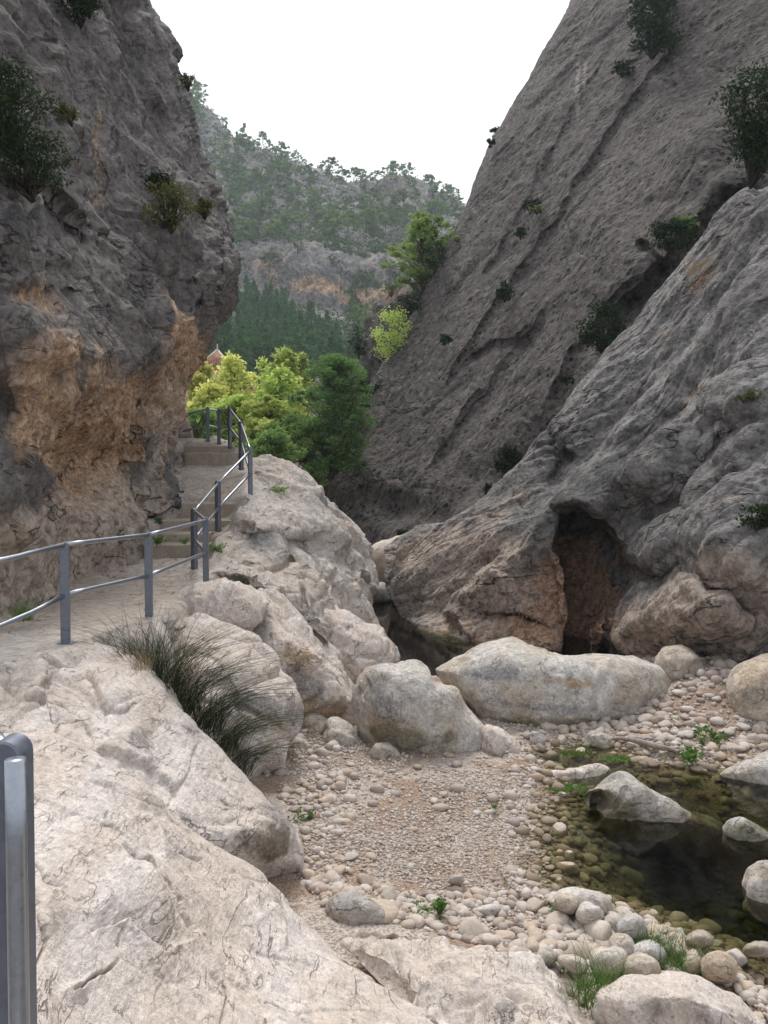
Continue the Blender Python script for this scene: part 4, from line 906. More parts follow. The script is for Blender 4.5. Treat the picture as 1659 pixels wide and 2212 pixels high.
# ------------------------------------------------------------------ foreground slabs
slabL_rows = [
    [Z(-500, 1480, 2.0), Z(0, 1440, 2.0), Z(100, 1420, 1.98), Z(180, 1398, 1.96), Z(240, 1408, 1.8), (290, 1450, 8.0), (330, 1480, 8.4)],
    [Z(-500, 1560, 1.9), Z(0, 1490, 1.9), Z(120, 1460, 1.92), Z(220, 1430, 1.85), Z(300, 1448, 1.7), Z(350, 1470, 1.5), (378, 1520, 8.3), (380, 1600, 9)],
    [Z(-500, 1640, 1.85), Z(0, 1560, 1.82), Z(140, 1520, 1.8), Z(260, 1500, 1.75), Z(350, 1500, 1.62), Z(402, 1545, 1.3), Z(425, 1600, .9), (430, 1660, 8.4)],
    [Z(-500, 1760, 1.75), Z(0, 1650, 1.72), Z(140, 1620, 1.66), Z(270, 1590, 1.6), Z(380, 1580, 1.42), Z(470, 1600, 1.15), (505, 1660, 8.1), (510, 1720, 8.6)],
    [Z(-500, 1850, 1.6), Z(0, 1760, 1.55), Z(140, 1710, 1.5), Z(270, 1680, 1.42), Z(400, 1660, 1.25), Z(500, 1660, 1.0), (570, 1705, 7.9), (590, 1770, 8.4)],
    [Z(-500, 1950, 1.4), Z(0, 1850, 1.35), Z(150, 1800, 1.3), Z(300, 1760, 1.22), Z(430, 1740, 1.05), Z(540, 1730, .8), (625, 1780, 7.55), (650, 1830, 8.1)],
    [Z(-500, 2050, 1.2), Z(0, 1950, 1.1), Z(200, 1880, 1.0), Z(350, 1830, .95), Z(470, 1800, .85), Z(580, 1800, .6), (650, 1830, 7.35), (658, 1880, 7.9)],
    [Z(0, 2050, .8), Z(250, 1950, .6), Z(400, 1900, .6), Z(500, 1870, .5), Z(590, 1860, .35), (650, 1868, 7.2), (652, 1900, 7.5)],
    [Z(0, 2150, .3), Z(250, 2050, .0), Z(400, 2000, .0), Z(520, 1960, .0), Z(600, 1925, -.05), Z(640, 1905, -.05), Z(650, 1900, -.3)],
]
DF = [dict(s=1.7, amp=0.20, chunk=0.7, crack=0.35, fine=0.25, stretch=[[.9, .4, 0], [-.5, 1.1, 0], [0, 0, 1]]), dict(s=0.45, amp=0.026, chunk=0.9, crack=1.3, fine=0.9, seed=15)]
o, *_ = sheet('upper_bedrock_slab', slabL_rows, 520, 520, M['fore'], DF,
    feats=[('ng', 230, 1475, 50, 25, 20, 0.07), ('nc', [(168, 1449), (200, 1493), (235, 1526), (265, 1526), (305, 1516)], .07, 4), ('nc', [(110, 1523), (122, 1558), (115, 1613)], .04, 3.5), ('nc', [(0, 1540), (60, 1510), (120, 1520), (190, 1580), (205, 1630)], .04, 4),
           ('ns', [(80, 1600), (180, 1640), (240, 1620), (330, 1640), (420, 1720)], .05, 5, 40), ('nc', [(430, 1590), (425, 1650), (375, 1730), (345, 1745)], .03, 5), ('ng', 590, 1800, 50, 50, 0, 0.1), ('nc', [(480, 1720), (520, 1750), (560, 1745)], .02, 3)],
    zones=[(1, 310, 1590, 50, 45, 20, .65), (1, 590, 1760, 50, 28, 30, .6), (2, 560, 1825, 90, 40, 10, .7), (1, 600, 1790, 60, 24, 30, .5), (1, 620, 1880, 50, 30, 0, .3), (0, 560, 1800, 80, 20, 15, .25), (1, 60, 1530, 60, 25, 10, .3), (1, 440, 1590, 40, 80, -40, .3)])
tag(o, 'pale upper slab ending in a dark tide stained nose at the gravel', 'rock slab')
slabK_rows = [
    [Z(-700, 1700, 1.85), Z(0, 1590, 1.82), Z(100, 1590, 1.78), Z(170, 1610, 1.65), Z(190, 1650, 1.4), Z(210, 1690, 1.1)],
    [Z(-700, 1800, 1.85), Z(0, 1660, 1.85), Z(120, 1640, 1.80), Z(230, 1665, 1.68), Z(300, 1700, 1.5), Z(330, 1750, 1.2), Z(350, 1800, .9)],
    [Z(-700, 1950, 1.82), Z(0, 1770, 1.83), Z(130, 1740, 1.78), Z(260, 1740, 1.62), Z(370, 1765, 1.4), Z(430, 1800, 1.2), Z(460, 1840, .9), Z(470, 1900, .5)],
    [Z(-700, 2150, 1.8), Z(0, 1880, 1.82), Z(130, 1840, 1.75), Z(280, 1820, 1.55), Z(410, 1830, 1.3), Z(500, 1855, 1.05), Z(550, 1890, .8), Z(570, 1950, .3)],
    [Z(-700, 2300, 1.8), Z(0, 2000, 1.8), Z(150, 1950, 1.7), Z(300, 1920, 1.5), Z(440, 1910, 1.2), Z(550, 1920, .9), Z(630, 1950, .6), Z(650, 1990, .2), Z(660, 2020, -.2)],
    [Z(-700, 2450, 1.8), Z(0, 2150, 1.78), Z(170, 2080, 1.62), Z(330, 2020, 1.4), Z(470, 2000, 1.1), Z(600, 2000, .75), Z(690, 2010, .45), Z(735, 2045, .1), Z(745, 2080, -.3)],
    [Z(-700, 2700, 1.8), Z(0, 2330, 1.76), Z(190, 2230, 1.55), Z(370, 2150, 1.3), Z(520, 2100, 1.0), Z(660, 2080, .7), Z(770, 2080, .45), Z(850, 2110, .15), Z(880, 2140, -.2)],
    [Z(-600, 3000, 1.8), Z(0, 2600, 1.75), Z(220, 2420, 1.5), Z(420, 2300, 1.25), Z(600, 2220, .95), Z(760, 2180, .65), Z(900, 2170, .4), Z(1000, 2200, .1), Z(1040, 2240, -.2)],
    [Z(-500, 3600, 1.85), Z(0, 3100, 1.75), Z(260, 2750, 1.5), Z(500, 2520, 1.2), Z(720, 2390, .9), Z(900, 2320, .6), Z(1060, 2290, .35), Z(1180, 2330, .05), Z(1220, 2370, -.2)],
    [Z(-400, 5200, 1.95), Z(0, 4600, 1.8), Z(300, 3700, 1.5), Z(620, 3000, 1.15), Z(860, 2700, .85), Z(1080, 2560, .5), Z(1250, 2500, .3), Z(1400, 2520, 0), Z(1450, 2560, -.3)],
]
o, *_ = sheet('lower_bedrock_slab', slabK_rows, 640, 700, M['fore'], DF,
    feats=[('ng', 290, 1930, 120, 60, 35, 0.10), ('nc', [(255, 1828), (310, 1868), (370, 1918), (415, 1983), (435, 2008)], .07, 4.5), ('ns', [(90, 1888), (150, 1928), (215, 1993), (280, 1980), (370, 2038), (440, 2010)], -.045, 4, 30),
           ('nc', [(85, 1843), (125, 1898), (190, 1958), (215, 2008)], .07, 5), ('nc', [(170, 2123), (215, 2093), (280, 2048)], .05, 3.5), ('nc', [(350, 1790), (400, 1830), (450, 1850)], .035, 3), ('ns', [(310, 1745), (345, 1800), (355, 1850)], .04, 4, 30),
           ('nc', [(480, 2060), (520, 2110), (600, 2160), (700, 2180)], .03, 3.5), ('nc', [(460, 2080), (500, 2130), (490, 2200)], .03, 3), ('ng', 560, 1960, 70, 40, 40, 0.05), ('ns', [(590, 1940), (625, 1990), (620, 2050)], -.04, 5, 40),
           ('nc', [(90, 1960), (120, 2010), (100, 2060)], .04, 4), ('ng', 190, 2110, 30, 14, -30, 0.05), ('nc', [(0, 1700), (120, 1740), (240, 1790), (330, 1860)], .025, 4)],
    zones=[(1, 180, 2030, 100, 50, 40, .3), (1, 330, 1960, 110, 36, 40, .27), (1, 130, 1890, 60, 26, 40, .3), (1, 620, 2120, 160, 30, 30, .2), (1, 420, 2170, 90, 26, -20, .2), (2, 300, 1820, 90, 20, 30, .18), (0, 120, 2150, 80, 40, 0, .2), (1, 480, 1900, 60, 15, 50, .2)])
tag(o, 'broad pinkish pale bedrock slab filling the near left foreground', 'rock slab')
o = blob('rock_slab', [(738, 2028), (765, 2002), (830, 1998), (930, 2012), (1020, 2040), (1110, 2082), (1200, 2135), (1280, 2190), (1350, 2250), (1360, 2330), (1200, 2420), (1000, 2380), (880, 2230), (800, 2110), (745, 2060)],
     5.0, 0.42, M['fore'], DB, level=7, tilt=0.0042, power=3.0, zones=[(1, 900, 2080, 180, 30, 25, .34), (1, 1150, 2180, 180, 40, 35, .34), (1, 950, 2200, 220, 90, 35, .26), (0, 800, 2020, 60, 20, 10, .4)],
     label='long grey ribbed rock slab at the bottom edge beside the cobbles', cat='rock slab', kind='structure')

# ------------------------------------------------------------------ stream bed, water
def W(px, py, z=0.0): p = PD(px, py, dz(px, py, z)); return (float(p[0]), float(p[1]))
poolA = [W(*p) for p in [(1195, 1668), (1140, 1634), (1150, 1612), (1300, 1606), (1420, 1640), (1560, 1655), (1750, 1670), (2200, 1700), (2500, 2200), (1800, 2250), (1659, 2130), (1590, 2100), (1460, 2020), (1300, 1958), (1180, 1925), (1145, 1880), (1155, 1780), (1180, 1700)]]
poolB = [W(*p) for p in [(760, 1400), (720, 1200), (750, 1180), (900, 1200), (1100, 1330), (1400, 1400), (1360, 1470), (960, 1470), (840, 1440)]]
nx, ny = 420, 560
gx = np.linspace(-7, 13, nx); gy = 2.0 + (np.linspace(0, 1, ny)**1.5) * 46
X, Y = np.meshgrid(gx, gy)
def bed(X, Y):
    sa = poly_sd(X, Y, poolA); sb = poly_sd(X, Y, poolB)
    nz = fbm(np.stack([X * 0.9, Y * 0.9, X * 0], -1), 3)
    z = 0.05 + 0.05 * nz + 0.10 * sstep(0, 2.5, -np.maximum(sa, sb))
    z = np.where(sa > -0.35, 0.10 * np.clip(-sa / 0.35, -3, 1), z) + 0 * z
    z = np.where(sa > 0, -np.minimum(0.70, 0.20 * sa + 0.25 * sa**2) + 0.03 * nz, z)
    z = np.where(sb > 0, -np.minimum(1.0, 1.2 * sb), z)
    # bank on the right, rise to the left rocks
    rb = sstep(3.2, 5.5, X) * sstep(10.2, 13.0, Y) * 0.55; z = z + rb
    lb = sstep(-0.6, -2.5, X) * 0.15 * sstep(6, 9, Y); z = z + lb
    return z
Zb = bed(X, Y) + 0.012 * fbm(np.stack([X * 9, Y * 9, X * 0], -1), 3)
m, ntm = new_mat('stony_gravel'); b = NB(ntm); tc = b.n('ShaderNodeTexCoord'); vec = tc.outputs['Object']
vo = b.n('ShaderNodeTexVoronoi'); vo.inputs['Scale'].default_value = 42; b.l(vec, vo.inputs['Vector'])
vs = b.n('ShaderNodeSeparateColor'); b.l(vo.outputs['Color'], vs.inputs[0])
pc = b.mix(vs.outputs[0], (0.30, 0.245, 0.20), (0.48, 0.42, 0.37))
soil = b.ramp(b.noise(vec, 0.9, 6, .65, .4), 0.46, 0.56)
pc = b.mix(b.math('MULTIPLY', soil, 0.75), pc, (0.24, 0.15, 0.095))
bs = b.n('ShaderNodeBsdfPrincipled'); bs.inputs['Roughness'].default_value = 0.9; b.l(pc, bs.inputs['Base Color'])
bp = b.n('ShaderNodeBump'); bp.inputs['Strength'].default_value = 0.9; bp.inputs['Distance'].default_value = 0.02
b.l(b.ramp(vo.outputs['Distance'], 0.6, 0.0), bp.inputs['Height']); b.l(bp.outputs[0], bs.inputs['Normal'])
out = b.n('ShaderNodeOutputMaterial'); b.l(bs.outputs[0], out.inputs[0]); M['gravel'] = m
o = mesh_np('stream_bed', np.stack([X, Y, Zb], -1).reshape(-1, 3), grid_faces(ny, nx), M['gravel'])
tag(o, 'gravel floor of the gorge with the pool basin', 'stream bed', kind='structure')
# ground reaching the horizon under everything
g = Geo(); n_ = 40; gg = np.sinh(np.linspace(-4.5, 4.5, n_)) / np.sinh(4.5) * 1500
GX, GY = np.meshgrid(gg, gg); GZ = -1.6 + 0 * GX
o = mesh_np('ground', np.stack([GX, GY, GZ], -1).reshape(-1, 3), grid_faces(n_, n_), M['farrock']); tag(o, 'dry ground stretching away around the gorge', 'ground', kind='structure')
# water
m, ntm = new_mat('clear_dark_water'); b = NB(ntm); tc = b.n('ShaderNodeTexCoord')
tr_ = b.n('ShaderNodeBsdfTransparent'); tr_.inputs[0].default_value = (0.78, 0.78, 0.66, 1)
gl = b.n('ShaderNodeBsdfGlossy'); gl.inputs['Roughness'].default_value = 0.02; gl.inputs[0].default_value = (1, 1, 1, 1)
fr = b.n('ShaderNodeFresnel'); fr.inputs['IOR'].default_value = 1.33
bp = b.n('ShaderNodeBump'); bp.inputs['Strength'].default_value = 0.12; bp.inputs['Distance'].default_value = 0.02
b.l(b.noise(tc.outputs['Object'], 5.0, 3, .5), bp.inputs['Height']); b.l(bp.outputs[0], gl.inputs['Normal']); b.l(bp.outputs[0], fr.inputs['Normal'])
mx = b.n('ShaderNodeMixShader'); b.l(fr.outputs[0], mx.inputs[0]); b.l(tr_.outputs[0], mx.inputs[1]); b.l(gl.outputs[0], mx.inputs[2])
va = b.n('ShaderNodeVolumeAbsorption'); va.inputs['Color'].default_value = (0.47, 0.53, 0.32, 1); va.inputs['Density'].default_value = 2.3
out = b.n('ShaderNodeOutputMaterial'); b.l(mx.outputs[0], out.inputs['Surface']); b.l(va.outputs[0], out.inputs['Volume'])
g = Geo(); g.box((-4.0, 5.2, -1.5), (12.5, 47.0, 0.0)); o = g.build('water', m, None, False); tag(o, 'dark green still water of the stream pools', 'water', kind='structure')

# ------------------------------------------------------------------ boulders
def bz(px, py): x, y = W(px, py, 0.05); return y
BL = [
 ([(752, 1490), (768, 1450), (800, 1430), (850, 1421), (900, 1424), (928, 1445), (942, 1478), (985, 1488), (1008, 1530), (1042, 1575), (1062, 1625), (1052, 1652), (980, 1654), (880, 1640), (800, 1625), (765, 1575)], 11.35, .85, 7,
  [(1, 820, 1500, 70, 50, 20, .38), (2, 850, 1585, 90, 22, 10, .65), (0, 800, 1570, 60, 50, 0, .4), (2, 980, 1585, 40, 20, 0, .35), (0, 960, 1530, 50, 40, 30, .2)], 'big rounded pale boulder in the middle of the gravel', 'boulder'),
 ([(935, 1445), (985, 1412), (1050, 1389), (1110, 1390), (1170, 1412), (1215, 1422), (1290, 1414), (1370, 1424), (1425, 1448), (1438, 1500), (1400, 1545), (1320, 1585), (1220, 1603), (1130, 1604), (1060, 1585), (1015, 1535), (975, 1500)], 13.0, 1.15, 7,
  [(1, 1060, 1450, 110, 20, 5, .6), (1, 1180, 1520, 200, 16, 3, .6), (2, 1200, 1572, 260, 34, 0, .95), (0, 1250, 1470, 130, 20, 5, .55), (2, 1240, 1445, 120, 10, 5, .35)], 'long low boulder lying across the gorge behind the pool', 'boulder'),
 ([(1420, 1425), (1438, 1400), (1470, 1394), (1505, 1415), (1530, 1445), (1545, 1480), (1520, 1500), (1460, 1500), (1425, 1470)], 13.6, .6, 5, [], 'blocky boulder against the right end of the long boulder', 'boulder'),
 ([(1578, 1470), (1610, 1430), (1700, 1410), (1780, 1470), (1780, 1580), (1690, 1600), (1620, 1570), (1585, 1530)], 12.2, .9, 6, [(1, 1640, 1500, 60, 40, 0, .5)], 'rounded boulder at the right edge under the cliff', 'boulder'),
 ([(1262, 1760), (1267, 1712), (1286, 1695), (1307, 1678), (1337, 1662), (1360, 1667), (1378, 1682), (1392, 1695), (1429, 1710), (1462, 1732), (1492, 1760), (1560, 1790), (1540, 1840), (1420, 1850), (1310, 1840), (1270, 1800)], 9.2, .52, 6,
  [(2, 1330, 1755, 75, 40, 10, .8), (2, 1500, 1765, 40, 20, 20, .6), (2, 1290, 1720, 30, 20, 0, .5)], 'hollowed brown boulder standing in the pool', 'boulder'),
 ([(1135, 1690), (1175, 1668), (1235, 1656), (1290, 1652), (1320, 1662), (1310, 1690), (1250, 1710), (1160, 1712)], 10.4, .42, 5, [], 'flat white rock at the head of the pool', 'boulder'),
 ([(1568, 1795), (1580, 1770), (1605, 1757), (1645, 1780), (1690, 1812), (1690, 1850), (1600, 1850), (1572, 1830)], 8.5, .3, 5, [(2, 1620, 1800, 60, 40, 0, .9)], 'mossy boulder in the pool near the right edge', 'boulder'),
 ([(1620, 1920), (1628, 1880), (1660, 1862), (1730, 1868), (1780, 1930), (1750, 1995), (1670, 2000), (1624, 1970)], 7.35, .35, 5, [(2, 1660, 1880, 40, 30, 0, .6)], 'green stained boulder cut by the right edge', 'boulder'),
 ([(1552, 1668), (1590, 1648), (1660, 1642), (1760, 1660), (1760, 1700), (1640, 1705), (1565, 1690)], 10.2, .35, 5, [], 'flat pale rock on the right bank of the pool', 'boulder'),
 ([(634, 1575), (655, 1550), (690, 1548), (715, 1570), (726, 1600), (700, 1618), (655, 1615)], 11.6, .35, 5, [], 'largest stone wedged left of the big boulder', 'boulder'),
 ([(700, 1590), (715, 1568), (750, 1575), (786, 1605), (785, 1622), (730, 1625), (702, 1612)], 11.1, .3, 5, [], 'flat topped stone touching the big boulder', 'boulder'),
 ([(700, 1555), (725, 1538), (755, 1542), (768, 1570), (745, 1585), (710, 1578)], 12.0, .28, 5, [], 'rounded stone behind two others beside the big boulder', 'boulder'),
 ([(617, 1615), (630, 1590), (655, 1588), (676, 1605), (672, 1635), (645, 1650), (622, 1642)], 10.75, .22, 5, [], 'pitted stone at the foot of the tide marked outcrop', 'boulder'),
 ([(612, 1575), (622, 1558), (636, 1568), (638, 1592), (622, 1600)], 11.2, .1, 4, [], 'small upright oval stone leaning on the outcrop', 'stone'),
 ([(796, 1630), (808, 1608), (835, 1608), (862, 1625), (870, 1645), (840, 1655), (805, 1648)], 10.45, .2, 5, [], 'angular stone in front of the big boulder', 'boulder'),
 ([(1040, 1600), (1048, 1572), (1075, 1570), (1105, 1590), (1130, 1620), (1125, 1645), (1070, 1650), (1045, 1635)], 11.1, .35, 5, [], 'white topped rock right of the big boulder', 'boulder'),
 ([(1108, 1592), (1120, 1582), (1140, 1585), (1144, 1600), (1130, 1610), (1112, 1606)], 11.6, .13, 4, [], 'smooth grey oval stone under the long boulder', 'stone'),
 ([(1141, 1594), (1152, 1580), (1170, 1588), (1178, 1605), (1160, 1616), (1144, 1610)], 11.4, .14, 4, [], 'rusty brown stone under the long boulder', 'stone'),
 ([(1258, 1600), (1275, 1582), (1300, 1576), (1325, 1590), (1334, 1606), (1310, 1618), (1265, 1616)], 11.45, .25, 5, [], 'wedge shaped stone at the foot of the long boulder', 'boulder'),
 ([(704, 1965), (715, 1938), (745, 1932), (800, 1955), (850, 1980), (852, 2005), (800, 2015), (730, 2005)], 6.65, .25, 6, [(1, 780, 1980, 60, 20, 15, .2)], 'angular rock with a notch at the near slab edge', 'boulder'),
 ([(1285, 2150), (1320, 2118), (1370, 2104), (1430, 2108), (1490, 2112), (1550, 2138), (1610, 2170), (1680, 2250), (1620, 2330), (1400, 2330), (1310, 2230)], 5.15, .36, 6, [(2, 1480, 2190, 160, 50, 20, .45)], 'broad pale rock at the bottom right corner', 'boulder'),
 ([(1190, 1952), (1202, 1932), (1250, 1930), (1310, 1938), (1328, 1960), (1322, 1990), (1260, 1995), (1205, 1975)], 6.85, .25, 5, [], 'flat pale rock at the near pool corner', 'boulder'),
 ([(1196, 1945), (1210, 1932), (1240, 1935), (1250, 1955), (1235, 1975), (1205, 1968)], 6.6, .14, 4, [], 'brownish oval stone leaning on the near flat rock', 'stone'),
 ([(1244, 1975), (1262, 1952), (1290, 1955), (1302, 1978), (1285, 1998), (1255, 1995)], 6.5, .15, 4, [], 'white oval stone in front of the near flat rock', 'stone'),
 ([(1334, 2005), (1350, 1982), (1375, 1978), (1398, 2000), (1394, 2022), (1350, 2025)], 6.3, .16, 4, [(0, 1370, 2000, 40, 30, 0, .4)], 'orange tinted stone at the pool edge by the grass', 'stone'),
 ([(1475, 2030), (1490, 2012), (1520, 2008), (1543, 2025), (1538, 2045), (1490, 2048)], 6.15, .17, 4, [(2, 1510, 2035, 40, 20, 0, .4)], 'round stone half in the dark shallows', 'stone'),
 ([(1515, 2095), (1530, 2068), (1560, 2060), (1585, 2080), (1582, 2110), (1545, 2125), (1520, 2115)], 5.75, .17, 4, [], 'tall pale stone standing in the shallow water', 'stone'),
 ([(1600, 2050), (1620, 2035), (1660, 2040), (1665, 2062), (1620, 2070)], 6.0, .13, 4, [(2, 1630, 2050, 40, 20, 0, .8)], 'dark mossy stone in the shallows by the right edge', 'stone'),
 ([(1280, 2065), (1300, 2052), (1340, 2060), (1345, 2085), (1320, 2105), (1285, 2100)], 5.8, .16, 4, [], 'pale cube like cobble behind the grass tuft', 'stone'),
 ([(1155, 2065), (1170, 2052), (1195, 2055), (1204, 2070), (1190, 2088), (1160, 2084)], 5.85, .13, 4, [], 'smooth white cobble next to the ribbed slab', 'stone'),
 ([(1205, 2068), (1222, 2060), (1262, 2078), (1265, 2095), (1240, 2102), (1210, 2088)], 5.75, .13, 4, [], 'long white cobble beside the ribbed slab', 'stone'),
 ([(1345, 2090), (1375, 2066), (1410, 2070), (1428, 2092), (1418, 2110), (1370, 2115)], 5.75, .15, 4, [], 'brownish cobble above the bottom right rock', 'stone'),
 ([(1370, 2050), (1390, 2036), (1425, 2040), (1442, 2062), (1430, 2082), (1385, 2078)], 6.0, .16, 4, [], 'pale cobble tucked behind the bank grass', 'stone'),
 ([(1315, 2040), (1325, 2022), (1350, 2020), (1368, 2040), (1366, 2068), (1335, 2078), (1320, 2060)], 6.05, .14, 4, [], 'veined cobble in the middle of the cobble bank', 'stone'),
 ([(1405, 1720), (1409, 1716)], 0, 0, 0, [], '', ''),
 ([(1283, 2185), (1300, 2150), (1340, 2150), (1365, 2180), (1355, 2215), (1300, 2225)], 5.2, .16, 4, [], 'brownish cobble at the bottom beside the grass tuft', 'stone'),
 ([(1022, 1968), (1030, 1960), (1075, 1956), (1085, 1968), (1070, 1980), (1030, 1978)], 6.75, .11, 4, [], 'flattened white stone on the near gravel', 'stone'),
 ([(965, 1906), (975, 1888), (1000, 1888), (1002, 1908), (985, 1915)], 7.2, .09, 4, [(0, 985, 1900, 20, 20, 0, .2)], 'tan oval stone lying alone on the gravel', 'stone'),
 ([(776, 1795), (782, 1778), (798, 1782), (806, 1800), (795, 1806), (780, 1804)], 8.55, .08, 4, [(0, 790, 1790, 20, 20, 0, .3)], 'orange tan stone alone on the left gravel', 'stone'),
 ([(660, 1860), (672, 1845), (695, 1848), (702, 1862), (690, 1878), (665, 1875)], 7.75, .1, 4, [], 'egg shaped stone beside the stained slab nose', 'stone'),
]
for p, d, t, lv, zn, lab, cat in BL:
    if not lab: continue
    fe = [('g', 1288, 1728, 20, 15, -15, .34), ('g', 1285, 1762, 16, 14, 0, .2), ('c', [(1318, 1745), (1345, 1720), (1352, 1690)], .05, 5), ('c', [(1310, 1765), (1350, 1760), (1400, 1775), (1450, 1770)], .06, 4), ('c', [(1350, 1760), (1360, 1800)], .06, 4)] if 'hollowed' in lab else ()
    blob('boulder' if cat == 'boulder' else 'stone', p, d, t, M['fore'] if ('white' in lab or 'broad pale' in lab) and t > .2 else M['boulder'], DS if t > .6 else [dict(s=.7, amp=.13, chunk=1.1, crack=.3, fine=.5), dict(s=.25, amp=.02, chunk=1.0, crack=.4, fine=.5)] if t > .2 else [dict(s=0.35, amp=0.03 + t * .1, chunk=1.0, crack=0.2, fine=0.5)], level=lv, zones=zn, feats=fe, label=lab, cat=cat)

# ------------------------------------------------------------------ cobbles and gravel
def stone_mesh(seed, level=3):
    V, F = ico(level); r = np.random.default_rng(seed)
    P = V * np.array([1, r.uniform(.65, .9), r.uniform(.45, .7)])
    P = P * (1 + 0.22 * fbm(V * 0.9 + seed * 7.7, 3, .45))[:, None]
    # worn facets
    for k in range(4 if seed % 2 else 9):
        n = r.normal(size=3); n /= np.linalg.norm(n); h = r.uniform(.55, .8) * np.abs(P @ n).max(); s = P @ n
        P = P - np.outer(np.maximum(s - h, 0) * (0.75 if seed % 2 else 0.92), n)
    return P, F
sm = []
for k in range(10):
    P, F = stone_mesh(k); me = mesh_np('cobble', P, F, M['cobble']); bpy.data.objects.remove(me); sm.append(bpy.data.meshes[-1] if False else None)
    sm[-1] = [x for x in bpy.data.meshes if x.name.startswith('cobble')][-1]
placed = []
SA = poly_sd(X, Y, poolA)
def look(G, x, y):
    i = min(max(int(round((x + 7) / 20 * (nx - 1))), 0), nx - 1); j = min(max(int(round((max(y - 2, 0) / 46)**(1 / 1.5) * (ny - 1))), 0), ny - 1); return float(G[j, i])
def spot(px, py):
    z = 0.05
    for _ in range(2):
        x, y = W(px, py, z); z = look(Zb, x, y)
    return x, y, z
def zone_of(px, py):
    if py > 1930 and px > 640: return 'near'
    if px > 1180 and py < 1645: return 'right'
    if px < 790: return 'left'
    return 'mid'
grp = {'near': ('pale rounded cobble on the bank between gravel and pool', 'cobbles of the near bank'),
       'right': ('rounded cobble on the stony bank under the right cliff', 'cobbles of the far right bank'),
       'left': ('pale cobble on the gravel edge beside the left slab', 'cobbles along the left slab'),
       'pool': ('brown stone lying under the water of the pool', 'stones under the pool water'),
       'shore': ('wet stone along the near shore of the pool', 'stones along the pool shore')}
slab_k = [(0, 3000), (0, 1400), (180, 1390), (330, 1450), (400, 1530), (490, 1600), (560, 1680), (640, 1780), (662, 1850), (640, 1905), (735, 2000), (900, 2010), (1060, 2060), (1200, 2130), (1330, 2212), (1340, 3000)]
rc = np.random.default_rng(99)
def try_place(px, py, size, g_, force=False):
    x, y, z = spot(px, py)
    if not force:
        for a in placed:
            if (a[0] - x)**2 + (a[1] - y)**2 < (0.72 * (a[2] + size))**2: return False
    placed.append((x, y, size))
    o = bpy.data.objects.new('cobble', sm[int(rc.integers(10))]); link(o)
    o.location = (x, y, z + size * .25); o.scale = (size * rc.uniform(.85, 1.2), size * rc.uniform(.85, 1.2), size * rc.uniform(.8, 1.2))
    o.rotation_euler = (rc.normal() * .2, rc.normal() * .2, rc.random() * 6.28)
    tag(o, grp[g_][0], 'cobble', grp[g_][1]); return True
for p, d, t, lv, zn, lab, cat in BL:
    if lab and t <= 1.0:
        a = np.array(p, float); c = a.mean(0); x, y, z = spot(c[0], a[:, 1].max()); wdt = (a[:, 0].max() - a[:, 0].min()) / 2 * y / FPX
        if wdt < 0.4: placed.append((x, y + wdt * .4, wdt * .9))
SK = poly_sd(*np.meshgrid(np.arange(1700.0), np.arange(2300.0)), slab_k)
def fill(g_, n, region, smin, smax):
    k = 0; t = 0
    while k < n and t < n * 60:
        t += 1; px, py = rc.uniform(region[0], region[2]), rc.uniform(region[1], region[3])
        if SK[min(int(py), 2299), min(int(px), 1699)] > -6: continue
        x, y, z = spot(px, py); ina = look(SA, x, y)
        if g_ == 'pool' and ina < 0.15: continue
        if g_ in ('near', 'right', 'left') and ina > 0.05: continue
        if g_ == 'shore' and abs(ina) > .3: continue
        s = smin + (smax - smin) * rc.random()**2.2
        if try_place(px, py, s, g_): k += 1
fill('near', 80, (660, 1935, 1660, 2215), .04, .13)
fill('near', 50, (1100, 1990, 1560, 2215), .07, .14)
fill('right', 65, (1200, 1500, 1660, 1650), .05, .16)
fill('left', 35, (600, 1650, 800, 1960), .035, .09)
fill('pool', 48, (1200, 1640, 1660, 2100), .06, .15)
fill('shore', 22, (1150, 1640, 1660, 2215), .03, .10)
